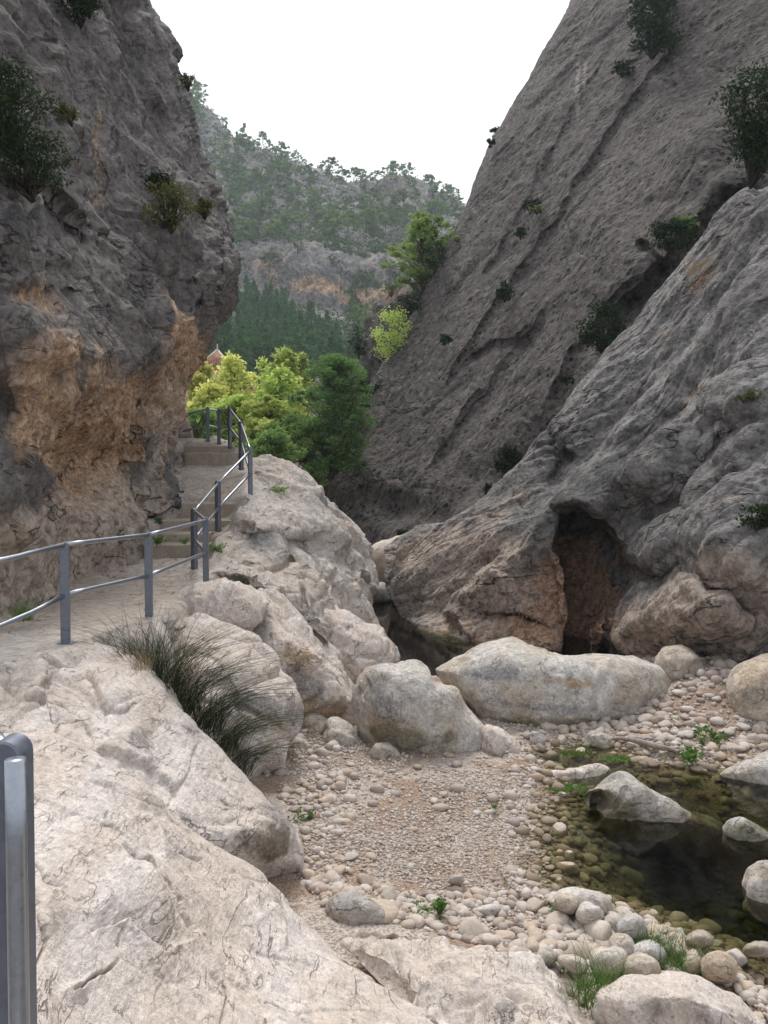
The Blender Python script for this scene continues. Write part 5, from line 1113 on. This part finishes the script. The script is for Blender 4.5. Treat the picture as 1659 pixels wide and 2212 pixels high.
# small gravel: one mass
def gravel(name, N, region, smin, smax, keep, mat, label, seed, lvl):
    V, F = ico(lvl); r = np.random.default_rng(seed)
    px = r.uniform(region[0], region[2], N * 3); py = region[1] + (region[3] - region[1]) * r.random(N * 3)
    ok = poly_sd(px, py, slab_k) < 2
    px, py = px[ok], py[ok]
    ray_ = ray(px, py); t = (0.08 - EYE[2]) / ray_[:, 2]; P = EYE + ray_ * t[:, None]
    # uniform in the picture thins near stones: keep by distance so the ground is evenly covered
    z = bed(P[:, 0], P[:, 1]); P[:, 2] = z
    sa = poly_sd(P[:, 0], P[:, 1], poolA); k = keep(px, py, sa, r, P); P, sa = P[k][:N], sa[k][:N]; n = len(P)
    s = (smin + (smax - smin) * r.random(n)**3) * np.clip(P[:, 1] / 8.0, .7, 1.7)
    ax = np.stack([s * r.uniform(.8, 1.3, n), s * r.uniform(.6, 1.0, n), s * r.uniform(.4, .8, n)], -1)
    th = r.random(n) * 6.28; c, si = np.cos(th), np.sin(th)
    L = V[None] * ax[:, None] * (1 + 0.18 * r.normal(size=(n, len(V), 1)) * (0.7 if lvl == 1 else .4))
    G = np.stack([L[..., 0] * c[:, None] - L[..., 1] * si[:, None], L[..., 0] * si[:, None] + L[..., 1] * c[:, None], L[..., 2]], -1)
    G = G + P[:, None] + np.array([0, 0, 1]) * (s * .25)[:, None, None]
    A = np.zeros((n, len(V), 4)); A[..., 0] = r.random(n)[:, None]; A[..., 1] = r.random(n)[:, None]; A[..., 2] = (sa > -.12)[:, None]; A[..., 3] = 1
    Fa = (F[None] + (np.arange(n) * len(V))[:, None, None]).reshape(-1, 3)
    o = mesh_np(name, G.reshape(-1, 3), Fa, mat, attrs=A.reshape(-1, 4)); tag(o, label, 'gravel', kind='stuff'); return o
m, ntm = new_mat('loose_pebbles'); b = NB(ntm)
at_ = b.n('ShaderNodeAttribute', attribute_name='zone'); sep = b.n('ShaderNodeSeparateColor'); b.l(at_.outputs['Color'], sep.inputs[0])
rp = b.n('ShaderNodeValToRGB'); b.l(sep.outputs[0], rp.inputs[0]); cr = rp.color_ramp
cr.elements[0].color = (.31, .255, .23, 1); cr.elements[1].color = (.54, .475, .43, 1)
for pos, c in ((.25, (.40, .33, .28)), (.5, (.46, .42, .38)), (.7, (.36, .27, .20)), (.8, (.44, .38, .33))):
    e_ = cr.elements.new(pos); e_.color = c + (1,)
tc = b.n('ShaderNodeTexCoord'); col = b.mix(1.0, rp.outputs[0], b.mix(b.noise(tc.outputs['Object'], 60, 3), (.8, .8, .8), (1.15, 1.15, 1.15)), 'MULTIPLY')
col = b.mix(b.math('MULTIPLY', sep.outputs[2], .75), col, b.mix(sep.outputs[1], (.14, .10, .06), (.26, .20, .12)))
bs = b.n('ShaderNodeBsdfPrincipled'); bs.inputs['Roughness'].default_value = .8; b.l(col, bs.inputs['Base Color'])
out = b.n('ShaderNodeOutputMaterial'); b.l(bs.outputs[0], out.inputs[0]); M['pebble'] = m
def keep_small(px, py, sa, r, P):
    c = fbm(np.stack([P[:, 0] * .8, P[:, 1] * .8, P[:, 0] * 0], -1), 3)
    return (r.random(len(px)) < np.clip((1.5 / np.maximum(P[:, 1] - 4, 1.5)) * .0 + .85 - .72 * (c > .05), .12, 1)) & (sa < .5)
gravel('fine_gravel', 30000, (560, 1560, 1700, 2215), .007, .026, keep_small, M['pebble'], 'fine pale gravel covering the dry stream bed', 3, 1)
def keep_mid(px, py, sa, r, P):
    w = np.where(py > 1920, 1.0, np.where((px < 760) | (px > 1100), .32, .03)); w = np.where(px > 1180, np.where(py < 1650, 1, w), w)
    w = np.where((sa > 0), .6, w); return r.random(len(px)) < w
gravel('pebbles', 7000, (560, 1470, 1700, 2215), .018, .075, keep_mid, M['pebble'], 'mixed pebbles between the larger cobbles', 4, 2)

# ------------------------------------------------------------------ stairs
def step(px0, px1, py_t, py_b, d, depth, skew, label):
    a = PD(px0, py_t, d); b_ = PD(px1, py_t, d + skew); zb = PD(px0, py_b, d)[2] - .25
    dirv = b_ - a; dirv[2] = 0; L = np.linalg.norm(dirv); u = dirv / L; w = np.array([-u[1], u[0], 0])
    nn, mm = 60, 16
    # bevelled, slightly worn block
    g = Geo(); hgt = a[2] - zb
    prof = [(0, -hgt), (0, -.025), (.008, -.008), (.025, 0), (depth * .5, .0), (depth, 0), (depth, -hgt)]
    xs = np.linspace(0, L, nn); P = []
    for (q, z) in prof: P.append(np.stack([a + u * x + w * q + np.array([0, 0, z]) for x in xs]))
    P = np.array(P); nz_ = fbm(P * 3.0, 4); P = P + (w * -1)[None, None] * (nz_ * .012)[..., None] + np.array([0, 0, 1]) * (fbm(P * 2 + 9, 3) * .008)[..., None]
    cen = (a + b_) / 2 + w * depth / 2; cen[2] = zb
    k0 = len(prof)
    F = grid_faces(k0, nn)
    capl = np.array([[0, (1) * nn, (k0 - 2) * nn, (k0 - 1) * nn]]); capr = capl + nn - 1
    o = mesh_np('stair_step', P.reshape(-1, 3) - cen, [np.concatenate([F, capl, capr[:, ::-1]])], M['concrete'], smooth=False); o.location = cen
    tag(o, label, 'step', 'concrete steps of the rock path')
step(322, 455, 1177, 1202, 14.5, .9, .1, 'lowest concrete step of the lower flight')
step(326, 455, 1153, 1175, 15.1, 1.0, .1, 'second concrete step of the lower flight')
step(345, 500, 1124, 1142, 15.9, 1.0, .1, 'third concrete step of the lower flight with stones at its left')
step(392, 508, 1087, 1110, 16.9, 1.3, .1, 'top concrete step of the lower flight')
step(400, 523, 978, 999, 20.3, .7, .0, 'lower concrete step of the upper flight')
step(396, 508, 963, 977, 20.9, 1.3, .0, 'upper concrete step below the lookout railing')

# ------------------------------------------------------------------ railings
def post_geo(foot, top, width, ang=0.0):
    """flat channel post with a rounded head that wraps the rail"""
    h = top[2] - foot[2]; t = width * .5; w = width / 2
    R = np.array([[math.cos(ang), -math.sin(ang), 0], [math.sin(ang), math.cos(ang), 0], [0, 0, 1]])
    prof = [(-w, 0), (w, 0), (w, h - w)] + [(w * math.cos(a), h - w + w * math.sin(a)) for a in np.linspace(0, math.pi, 12)[1:-1]] + [(-w, h - w)]
    n = len(prof); V = []
    bev = width * .06
    for yy, s in ((-t, 1 - 2 * bev / width), (-t + bev, 1), (t - bev, 1), (t, 1 - 2 * bev / width)):
        for x, z in prof: V.append((x * s, yy, (z if z == 0 else (h - w) + (z - (h - w)) * s)))
    V = np.array(V) @ R.T + np.array([foot[0], foot[1], foot[2]])
    i = np.arange(4 * n).reshape(4, n); j = np.roll(i, -1, 1); F = np.stack([i[:-1], j[:-1], j[1:], i[1:]], -1).reshape(-1, 4)
    c0 = len(V); V = np.concatenate([V, [V[i[0]].mean(0)], [V[i[3]].mean(0)]])
    T = np.concatenate([np.stack([np.full(n, c0), j[0], i[0]], -1), np.stack([np.full(n, c0 + 1), i[3], j[3]], -1)])
    return Geo().add(V, F, T)
def smooth_line(pts, n=40):
    return catmull(np.array(pts, float), n)
def railing(name, label, posts, rails, pw, rr_, origin):
    e = empty(name, origin); tag(e, label, 'railing'); org = np.array(origin, float)
    for (px, yt, yb, d, ang) in posts:
        f = PD(px, yb, d); t = PD(px, yt, d); f[2] -= .04
        g = post_geo(f - org, t - org, pw, ang); o = g.build('post', M['post'], e)
        md = o.modifiers.new('edge', 'EDGE_SPLIT'); md.split_angle = math.radians(40)
        g = Geo(); bx = f - org; g.box((bx[0] - pw * .95, bx[1] - pw * .7, bx[2] + .03), (bx[0] + pw * .95, bx[1] + pw * .7, bx[2] + .045)); g.build('base_plate', M['post'], o, False)
    for line in rails:
        P = np.array([PD(*q) for q in line]) - org
        if len(P) == 2: g = Geo().tube(np.linspace(P[0], P[1], 6), rr_, 14)
        else: g = Geo().tube(P, rr_, 14)
        g.build('rail', M['metal'], e)
tops = {'a': (142, 1176, 8.1), 'b': (322, 1155, 9.7), 'c': (445, 1124, 12.6), 'd': (420, 1104, 13.3), 'e': (471, 1044, 15.0), 'f': (541, 973, 16.4), 'g': (521, 915, 18.8), 'h': (497, 884, 20.6), 'i': (473, 887, 21.5), 'j': (449, 884, 21.3)}
mids = {'a': (142, 1284, 8.1), 'b': (322, 1243, 9.7), 'c': (445, 1193, 12.6), 'd': (420, 1165, 13.3), 'e': (471, 1097, 15.0), 'f': (541, 1023, 16.4), 'g': (521, 955, 18.8), 'h': (497, 924, 20.6), 'i': (473, 924, 21.5), 'j': (449, 919, 21.3)}
def seg(k1, k2): return [[tops[k1], tops[k2]], [mids[k1], mids[k2]]]
R = []
for a, b_ in ('ab', 'bc', 'cd', 'de', 'ef', 'fg', 'gh', 'hi', 'ij'): R += seg(a, b_)
R += [[tops['a'], (60, 1196, 7.55), (38, 1202, 7.4), (10, 1208, 7.25), (-120, 1232, 6.7)], [mids['a'], (90, 1312, 7.8), (66, 1324, 7.6), (40, 1335, 7.45), (0, 1352, 7.2), (-140, 1410, 6.5)],
      [tops['j'], (392, 897, 22.3), (330, 905, 23)], [mids['j'], (392, 933, 22.3), (330, 942, 23)]]
posts = [(142, 1170, 1390, 8.1, .25), (322, 1149, 1335, 9.7, .15), (445, 1117, 1258, 12.6, .1), (420, 1098, 1236, 13.3, -.5), (471, 1038, 1144, 15.0, -.5), (541, 965, 1078, 16.4, .3), (521, 909, 1012, 18.8, 1.0), (497, 878, 966, 20.6, .7), (473, 882, 957, 21.5, 0), (449, 879, 952, 21.3, .1)]
o0 = PD(142, 1390, 8.1)
railing('path_railing', 'grey steel railing following the rock path and stairs to the lookout', posts, R, .085, .024, o0)
o1 = PD(38, 2560, 1.86); o1[2] = 2.0
pt = PD(36, 1600, 1.86)
railing('foreground_railing', 'close grey steel railing post cut by the lower left corner', [(36, 1592, 2530, 1.90, 0.0)],
        [[(22, 1640, 1.95), (-12, 1592, 2.25), (-60, 1560, 2.6), (-400, 1480, 3.4)], [(40, 1990, 1.92), (-60, 1900, 2.3), (-400, 1700, 3.3)]], .078, .021, o1)
# rounded tube set in the channel of the near post
ef = [o for o in bpy.data.objects if o.name == 'foreground_railing'][0]
a = PD(33, 1640, 1.82); b2 = PD(30, 2560, 1.82)
Geo().tube(np.array([a + [0, 0, -.01] - o1, a + [0, .01, 0] * 0 - o1 + [0, 0, -.1], b2 - o1]) if False else np.linspace(a - o1, [a[0] - o1[0], a[1] - o1[1], 0.0], 6), .0225, 24).build('tube', M['metal'], ef)

# ------------------------------------------------------------------ plants
def blades(n, spread, h, wd, bend, seed, base_r=.1, dirb=(0, 0)):
    r = np.random.default_rng(seed); g = Geo(); ns = 7
    for k in range(n):
        a = r.random() * 6.28; rad = base_r * math.sqrt(r.random()); b0 = np.array([math.cos(a) * rad, math.sin(a) * rad, -.03])
        L = h * r.uniform(.55, 1.1); dv = r.normal(size=2) * spread + np.array(dirb); dv = dv * min(1.0, .85 / (np.hypot(*dv) + 1e-6))
        t = np.linspace(0, 1, ns)[:, None]
        P = b0 + np.concatenate([dv[None] * L * (t * .4 + bend * t**2.2), L * (t - .35 * np.hypot(*dv) * bend * t**2.5)], 1)
        s = np.cross(P[-1] - P[0] + 1e-6, r.normal(size=3)); s /= np.linalg.norm(s) + 1e-9
        wv = wd * (1 - t * .85)
        V = np.concatenate([P - s * wv, P + s * wv]); i = np.arange(ns - 1)
        F = np.stack([i, i + 1, i + 1 + ns, i + ns], -1); A = np.zeros((2 * ns, 4)); A[:, 0] = r.random(); A[:, 3] = 1
        g.add(V, F, None, A)
    return g
def tuft(name, px, py, d, n, h, spread, mat, label, wd=.003, bend=.5, base_r=.1, cat='grass tuft', dirb=(0, 0), z=None):
    e = PD(px, py, d); o = blades(n, spread, h, wd, bend, int(px + py), base_r, dirb).build(name, M[mat], None, False); o.location = e
    tag(o, label, cat); return o
# rush clump
rb = PD(400, 1540, 8.7); e = empty('rush_clump', rb); tag(e, 'long dark rush clump spilling from the path edge toward the gravel', 'rush clump')
G1, G2 = Geo(), Geo()
for i, (px, py, d, n, h, db) in enumerate([(310, 1475, 8.5, 260, .95, (-.1, -.2)), (350, 1500, 8.6, 420, 1.05, (.3, -.3)), (395, 1535, 8.7, 420, 1.0, (.5, -.4)), (440, 1575, 8.8, 380, .95, (.6, -.45)), (480, 1620, 9.0, 340, .85, (.65, -.5)), (515, 1665, 9.1, 220, .7, (.6, -.5))]):
    off = PD(px, py, d) - rb; n = int(n * .42)
    for gg_, bl in ((G1, blades(n, .36, h, .0042, .9 + .08 * i, 40 + i, .2, db)), (G2, blades(n // 9, .5, h * .9, .0024, 1.0, 60 + i, .22, db))):
        for V_, Q_, A_ in zip(bl.V, bl.Q, bl.A): gg_.V.append(V_ + off); gg_.A.append(A_); gg_.Q.append(Q_ - 0)
        bl_n = bl.n
        k0 = len(gg_.Q) - len(bl.Q)
        for j in range(k0, len(gg_.Q)): gg_.Q[j] = gg_.Q[j] + gg_.n
        gg_.n += bl_n
G1.build('stems', M['rush'], e, False); G2.build('dry_stems', M['straw'], e, False)
tuft('grass_tuft', 525, 1272, 12.2, 120, .32, .3, 'rush', 'grass tuft on the pale hump beside the stair railing')
tuft('grass_tuft', 50, 1335, 9.0, 160, .25, .5, 'grass', 'green grass tuft at the cliff foot by the left railing')
tuft('grass_tuft', 1430, 2075, 6.0, 260, .30, .5, 'grass', 'green grass tuft among cobbles at the pool edge', .003, .8, .22)
tuft('grass_tuft', 1470, 2100, 5.9, 220, .26, .6, 'grass', 'low spreading grass beside the shallow water', .003, .8, .2)
tuft('grass_tuft', 1290, 2150, 5.3, 170, .30, .6, 'grass', 'long bladed grass tuft in front of the bottom right rock', .004, .9, .18)
tuft('grass_tuft', 1335, 2165, 5.2, 120, .25, .6, 'grass', 'small grass tuft against the bottom right rock', .003, .9, .12)
tuft('grass_tuft', 420, 1285, 11.4, 60, .14, .6, 'straw', 'thin dry grass at the foot of the middle railing posts', .002)
tuft('grass_tuft', 305, 1440, 8.0, 90, .22, .5, 'straw', 'dry grass under the rush clump', .002)
tuft('grass_tuft', 355, 1830, 5.6, 30, .12, .3, 'grass', 'wisp of grass in a crack of the near slab', .0015)
tuft('grass_tuft', 1262, 1712, 9.2, 50, .14, .5, 'grass', 'small grass tuft left of the hollowed boulder', .003)
tuft('grass_tuft', 1500, 590, 21.6, 45, .6, .5, 'straw', 'dry tan grass tuft high on the right buttress', .008, 1.2, .25, dirb=(.5, -.6))
def weed(name, px, py, d, n, rad, h, leaf, mat, label, cat='plant'):
    e = empty(name, PD(px, py, d)); tag(e, label, cat); r = np.random.default_rng(int(px * 3 + py)); g = Geo(); L = []
    for k in range(max(5, n // 14)):
        tip = np.array([r.normal() * rad * .6, r.normal() * rad * .6, h * r.uniform(.5, 1)]); P = curve_pts((r.normal() * rad * .1, r.normal() * rad * .1, -.03), tip, .02, 5, rad * .03, r)
        g.tube(P, np.linspace(leaf * .12, leaf * .05, 5), 4)
        for q in range(14): t = r.uniform(.25, 1); L.append(P[int(t * 4)] + r.normal(size=3) * rad * .13)
    g.build('stem', M['darkbark'] if mat not in ('grass', 'green') else M[mat], e)
    V, F, A = leaf_quads(np.array(L), leaf, .2, .55, int(px)); Geo().add(V, F, None, A).build('leaves', M[mat], e, False)
for a in [('weed', 655, 1788, 8.35, 260, .16, .2, .018, 'grass', 'feathery green weed beside the slab nose'), ('weed', 915, 1985, 6.65, 200, .17, .14, .016, 'grass', 'low green weed among the near cobbles'),
          ('weed', 950, 1975, 6.6, 90, .08, .18, .028, 'grass', 'weed with larger leaves right of the low weed'), ('weed', 470, 1195, 14.0, 200, .18, .2, .025, 'green', 'leafy weed at the right end of the lowest step'),
          ('weed', 342, 1172, 14.3, 200, .18, .12, .025, 'grass', 'green weed on the left of the lower steps'), ('weed', 395, 1172, 14.4, 120, .14, .08, .02, 'green', 'tiny weed in the joint of the lower steps'),
          ('weed', 345, 1130, 15.6, 120, .12, .1, .025, 'grass', 'small weed beside the third step'), ('weed', 598, 1062, 18.1, 200, .25, .15, .03, 'green', 'small dark shrub on the ledge behind the railing'),
          ('weed', 535, 1112, 16.2, 160, .16, .15, .025, 'olive', 'grey green weed under the tall railing post'), ('weed', 1530, 1612, 11.0, 240, .25, .25, .035, 'grass', 'bright leafy plant on the right stony bank'),
          ('weed', 1490, 1640, 10.5, 150, .2, .18, .04, 'grass', 'broad leaved plant at the far water edge'), ('weed', 1185, 1975, 6.7, 110, .12, .1, .015, 'grass', 'sparse weed by the near flat rock'),
          ('weed', 1070, 1745, 8.8, 60, .06, .03, .012, 'grass', 'tiny green sprout in the open gravel')]: weed(*a)
r = np.random.default_rng(8)
for i, (px, py, wx_, wy_, n) in enumerate([(1210, 1702, 50, 7, 900), (1240, 1628, 40, 5, 500), (1340, 1640, 50, 5, 600), (1270, 1612, 40, 4, 300)]):
    q = np.array([[*W(px + r.normal() * wx_ * .5, py + r.normal() * wy_ * .6), 0.004 + .012 * r.random()] for _ in range(n)]); c = q.mean(0)
    V, F, A = leaf_quads(q - c, .012, .0, .7, i); o = Geo().add(V, F, None, A).build('algae_mat', M['grass'], None, False); o.location = c
    tag(o, ['floating algae beside the flat white rock', 'algae by the foot of the long boulder', 'algae patch around the driftwood tip', 'thin algae strip under the long boulder'][i], 'algae', kind='stuff')
def bush(px, py, d, wpx, hpx, mat, label, seed, n=900, leaf=None, twig=8, name='shrub', cat='shrub', spur=None, sparse=1.0):
    """shrub rooted in the rock: stems fan out from the root, leaf clumps at their ends; size in picture units at distance d"""
    r = np.random.default_rng(seed); s = d / FPX; w, h = wpx * s, hpx * s; leaf = leaf or max(.022, .0030 * d)
    base = PD(px, py, d); e = empty(name, base); tag(e, label, cat); g = Geo(); cw = Geo()
    k = int((10 + twig) * 2)
    sx, sz = (0, 0) if spur is None else (spur[0] * s, spur[1] * s)
    for j in range(k):
        c = np.array([sx * r.random() * 1.2 + r.uniform(-1, 1) * w * .42, r.uniform(-.5, .25) * w * .5 - .1 * w, sz * r.random() + h * r.uniform(.12, .95)]); c[0] *= .45 + .75 * math.sin(min(1, max(0, c[2] / h)) * 2.6 + .3)
        if j % 2 == 0 or twig > 6: g.tube(curve_pts((0, 0.1, -.05), c, .08 * h, 6, .03 * w, r), np.linspace(max(.008, .018 * w), .004, 6), 5)
        m = int(n / k * r.uniform(.4, 1.5)); q = r.normal(size=(m, 3)) * np.array([w * .105, w * .10, h * .08]) * sparse
        V, F, A = leaf_quads(c + q, leaf, .1, .4, int(r.integers(1e9)), np.clip(r.normal(.4 + .25 * r.random(), .2, m), 0, 1)); cw.add(V, F, None, A)
    g.build('stems', M['darkbark'], e); cw.build('leaves', M[mat], e, False)
def on(P, px_, py_, px, py, off=0.25):
    k = np.argmin((px_ - px)**2 + (py_ - py)**2 + 0); k = np.unravel_index(k, px_.shape)
    return float(P[k][1]) - off
for i, (px, py, w, h, mat, lab, n, tw) in enumerate([
    (20, 330, 190, 190, 'cliffbush', 'dark evergreen bush leaning from the upper left cliff', 5200, 12), (60, 420, 200, 120, 'cliffbush', 'lower dark bush hanging from the left cliff edge', 3200, 12),
    (150, 262, 40, 36, 'olive', 'small yellow green tuft on the left cliff', 350, 4), (365, 500, 110, 110, 'olive', 'wiry shrub with bare stems on the left cliff ledge', 1300, 16), (350, 420, 60, 50, 'cliffbush', 'green bush above the wiry shrub', 700, 8),
    (440, 468, 50, 40, 'olive', 'yellowish bush near the left cliff edge', 450, 8), (472, 605, 46, 30, 'cliffbush', 'little bush on the bulge of the left cliff', 350, 6), (292, 745, 40, 30, 'olive', 'fern like plant on the smooth grey rib', 160, 6),
    (170, 50, 80, 90, 'cliffbush', 'dark bush at the top of the left cliff', 1200, 10), (405, 190, 30, 30, 'olive', 'twiggy shrub on the left skyline', 120, 10), (190, 30, 60, 50, 'cliffbush', 'small bush beside the topmost left bush', 500, 6)]):
    bush(px, py, on(LP, lpx, lpy, px, py, .3), w * .92, h * .9, mat, lab, 700 + i, int(n * .8), None, tw)
for i, (px, py, w, h, mat, lab, n, tw) in enumerate([
    (1410, 125, 110, 150, 'cliffbush', 'dark tree in the gully at the top of the right cliff', 2600, 10), (1420, 30, 90, 60, 'cliffbush', 'dark bush right at the top edge of the right cliff', 1200, 8), (1145, 175 + 285, 40, 30, 'cliffbush', 'low tuft high on the brown cliff', 200, 6),
    (1345, 165, 50, 35, 'cliffbush', 'thin shrub left of the dark gully tree', 250, 8), (1450, 545, 110, 75, 'cliffbush', 'dark green shrub where the two right cliffs meet', 1300, 10), (1470, 505, 60, 40, 'pine', 'brighter green shrub on the crease of the right cliffs', 500, 6),
    (1300, 760, 110, 120, 'cliffbush', 'large dark shrub in the crease of the right cliffs', 1900, 12), (1090, 650, 40, 45, 'cliffbush', 'small shrub in the middle of the brown cliff', 350, 8), (1095, 1020, 60, 60, 'cliffbush', 'round dark shrub beside the grey buttress edge', 900, 8),
    (1060, 1068, 30, 25, 'cliffbush', 'small shrub lower on the buttress edge', 250, 4), (870, 1168, 30, 26, 'cliffbush', 'small green bush at the base of the brown cliff', 250, 4), (1125, 515, 26, 26, 'cliffbush', 'little shrub in a crease of the brown cliff', 150, 6),
    (1160, 462, 26, 20, 'olive', 'thin grey shrub upper on the brown cliff', 120, 6), (960, 745, 30, 24, 'cliffbush', 'small dark tuft near the left edge of the brown cliff', 160, 5), (1075, 300, 30, 26, 'cliffbush', 'dark tuft on the skyline of the right cliff', 220, 5),
    (1060, 318, 18, 18, 'cliffbush', 'tiny tuft on the right skyline', 100, 5), (950, 600, 26, 20, 'cliffbush', 'small tuft low on the right skyline', 150, 5), (1225, 830, 30, 22, 'cliffbush', 'small shrub beside the buttress crest', 160, 5)]):
    bush(px, py, on(FP, fpx, fpy, px, py, .5), w * .85, h * .85, mat, lab, 740 + i, int(n * .8), None, tw)
for i, (px, py, w, h, mat, lab, n, tw) in enumerate([
    (1625, 400, 150, 230, 'cliffbush', 'big dark evergreen at the right edge above the buttress', 5200, 14), (1575, 520, 40, 60, 'olive', 'bare twiggy shrub on the buttress crest', 160, 10), (1640, 1140, 80, 50, 'cliffbush', 'dark green bush above the knobbly rock at right', 900, 8),
    (1560, 560, 30, 30, 'olive', 'small grey shrub on the upper buttress', 120, 8), (1620, 870, 60, 26, 'olive', 'faded low shrub on the right buttress', 200, 6)]):
    bush(px, py, on(NP_, npx, npy, px, py, .3), w, h, mat, lab, 780 + i, n, None, tw)
for i, (px, py, d, w, h, mat, lab, n) in enumerate([(850, 775, 51.5, 70, 100, 'lime', 'bright green bush at the foot of the spur', 2200), (845, 640, 57, 30, 26, 'olive', 'round olive bush on top of the spur', 300), (885, 680, 52, 50, 45, 'cliffbush', 'dark bush below the skyline pine', 800),
    (775, 775, 56, 36, 70, 'cliffbush', 'dark bush on the left side of the spur', 700), (940, 590, 52, 40, 70, 'cliffbush', 'dark lower branches bush beside the skyline pine', 600), (800, 870, 50, 50, 60, 'cliffbush', 'dark bush where the spur meets the cliff', 900)]):
    bush(px, py, d, w, h, mat, lab, 800 + i, n, .09, 6)

# ------------------------------------------------------------------ driftwood
P = np.array([0, 0, .07]) + np.array([PD(*q) for q in [(1312, 1608, 11.35), (1345, 1606, 11.2), (1380, 1613, 11.0), (1420, 1624, 10.8), (1452, 1630, 10.7), (1466, 1636, 10.6)]]); c = P.mean(0)
e = empty('driftwood_branch', c); tag(e, 'bleached driftwood branch lying across the far water edge', 'driftwood')
Geo().tube(catmull(P - c, 30), np.interp(np.linspace(0, 1, 30), [0, .5, 1], [.018, .042, .022]), 9).build('stem', M['wood'], e)
Geo().tube(catmull(np.array([P[2] - c, P[2] - c + [.1, -.05, .06], P[2] - c + [.22, -.12, .05]]), 8), np.linspace(.016, .006, 8), 6).build('side_twig', M['wood'], e)

# ------------------------------------------------------------------ walker far off
pe = PD(642, 1060, 34.0); e = empty('person', pe); tag(e, 'distant person in a dark top seen above the ledge rocks', 'person')
hh = PD(640, 994, 34)[2] - pe[2]; k_ = 1.72 / 1.72; zb = hh - 1.72
def skin_body():
    vs_ = [((0, 0, .95), .14), ((0, 0, 1.15), .15), ((0, .01, 1.38), .17), ((0, 0, 1.5), .06), ((0, -.01, 1.6), .095), ((0, 0, 1.68), .07),
           ((-.2, 0, 1.40), .06), ((-.27, -.02, 1.12), .045), ((-.24, -.14, .90), .035), ((-.24, -.18, .82), .03), ((.2, 0, 1.40), .06), ((.27, -.02, 1.12), .045), ((.25, -.12, .90), .035), ((.25, -.16, .82), .03),
           ((-.09, 0, .88), .09), ((-.11, -.03, .5), .065), ((-.11, .04, .08), .045), ((-.11, -.10, .03), .035), ((.09, 0, .88), .09), ((.11, .02, .5), .065), ((.11, .10, .08), .045), ((.11, -.03, .03), .035)]
    ed = [(0, 1), (1, 2), (2, 3), (3, 4), (4, 5), (2, 6), (6, 7), (7, 8), (8, 9), (2, 10), (10, 11), (11, 12), (12, 13), (0, 14), (14, 15), (15, 16), (16, 17), (0, 18), (18, 19), (19, 20), (20, 21)]
    me = bpy.data.meshes.new('body'); me.from_pydata([v for v, _ in vs_], ed, []); o = bpy.data.objects.new('body', me); link(o); o.parent = e; o.location = (0, 0, zb)
    md = o.modifiers.new('skin', 'SKIN'); sv = me.skin_vertices[0].data
    for s_, (_, r_) in zip(sv, vs_): s_.radius = (r_, r_)
    sv[0].use_root = True
    o.modifiers.new('sub', 'SUBSURF').render_levels = 1; me.materials.append(M['skin']); return o
skin_body()
g = Geo(); g.tube(np.array([[0, 0, .92], [0, 0, 1.1], [0, .01, 1.36], [0, 0, 1.5]]) + [0, 0, zb], np.array([.19, .19, .23, .09]), 12)
for s_ in (-1, 1): g.tube(np.array([[s_ * .17, 0, 1.42], [s_ * .25, -.01, 1.25], [s_ * .275, -.02, 1.08]]) + [0, 0, zb], np.array([.085, .075, .065]), 8)
g.build('jacket', M['navy'], e)
g = Geo()
for s_ in (-1, 1): g.tube(np.array([[s_ * .08, 0, .96], [s_ * .11, 0, .5], [s_ * .11, .05, .1]]) + [0, 0, zb], np.array([.125, .09, .07]), 8)
g.build('trousers', M['navy'], e)
V, F = ico(2); P_ = V * [.105, .115, .09] + [0, .025, 1.665 + zb]; Geo().add(P_, None, F).build('hair', M['hair'], e)

# ------------------------------------------------------------------ haze
m, ntm = new_mat('pale_valley_air'); b = NB(ntm); pv = b.n('ShaderNodeVolumePrincipled')
pv.inputs['Density'].default_value = 0.00038; pv.inputs['Color'].default_value = (0.76, 0.88, 1.0, 1); pv.inputs['Anisotropy'].default_value = 0.3
out = b.n('ShaderNodeOutputMaterial'); b.l(pv.outputs[0], out.inputs['Volume'])
g = Geo(); g.box((-1600, -1600, -3.0), (1600, 1600, 215)); o = g.build('haze', m, None, False); tag(o, 'thin bluish air over the valley', 'haze', kind='stuff')
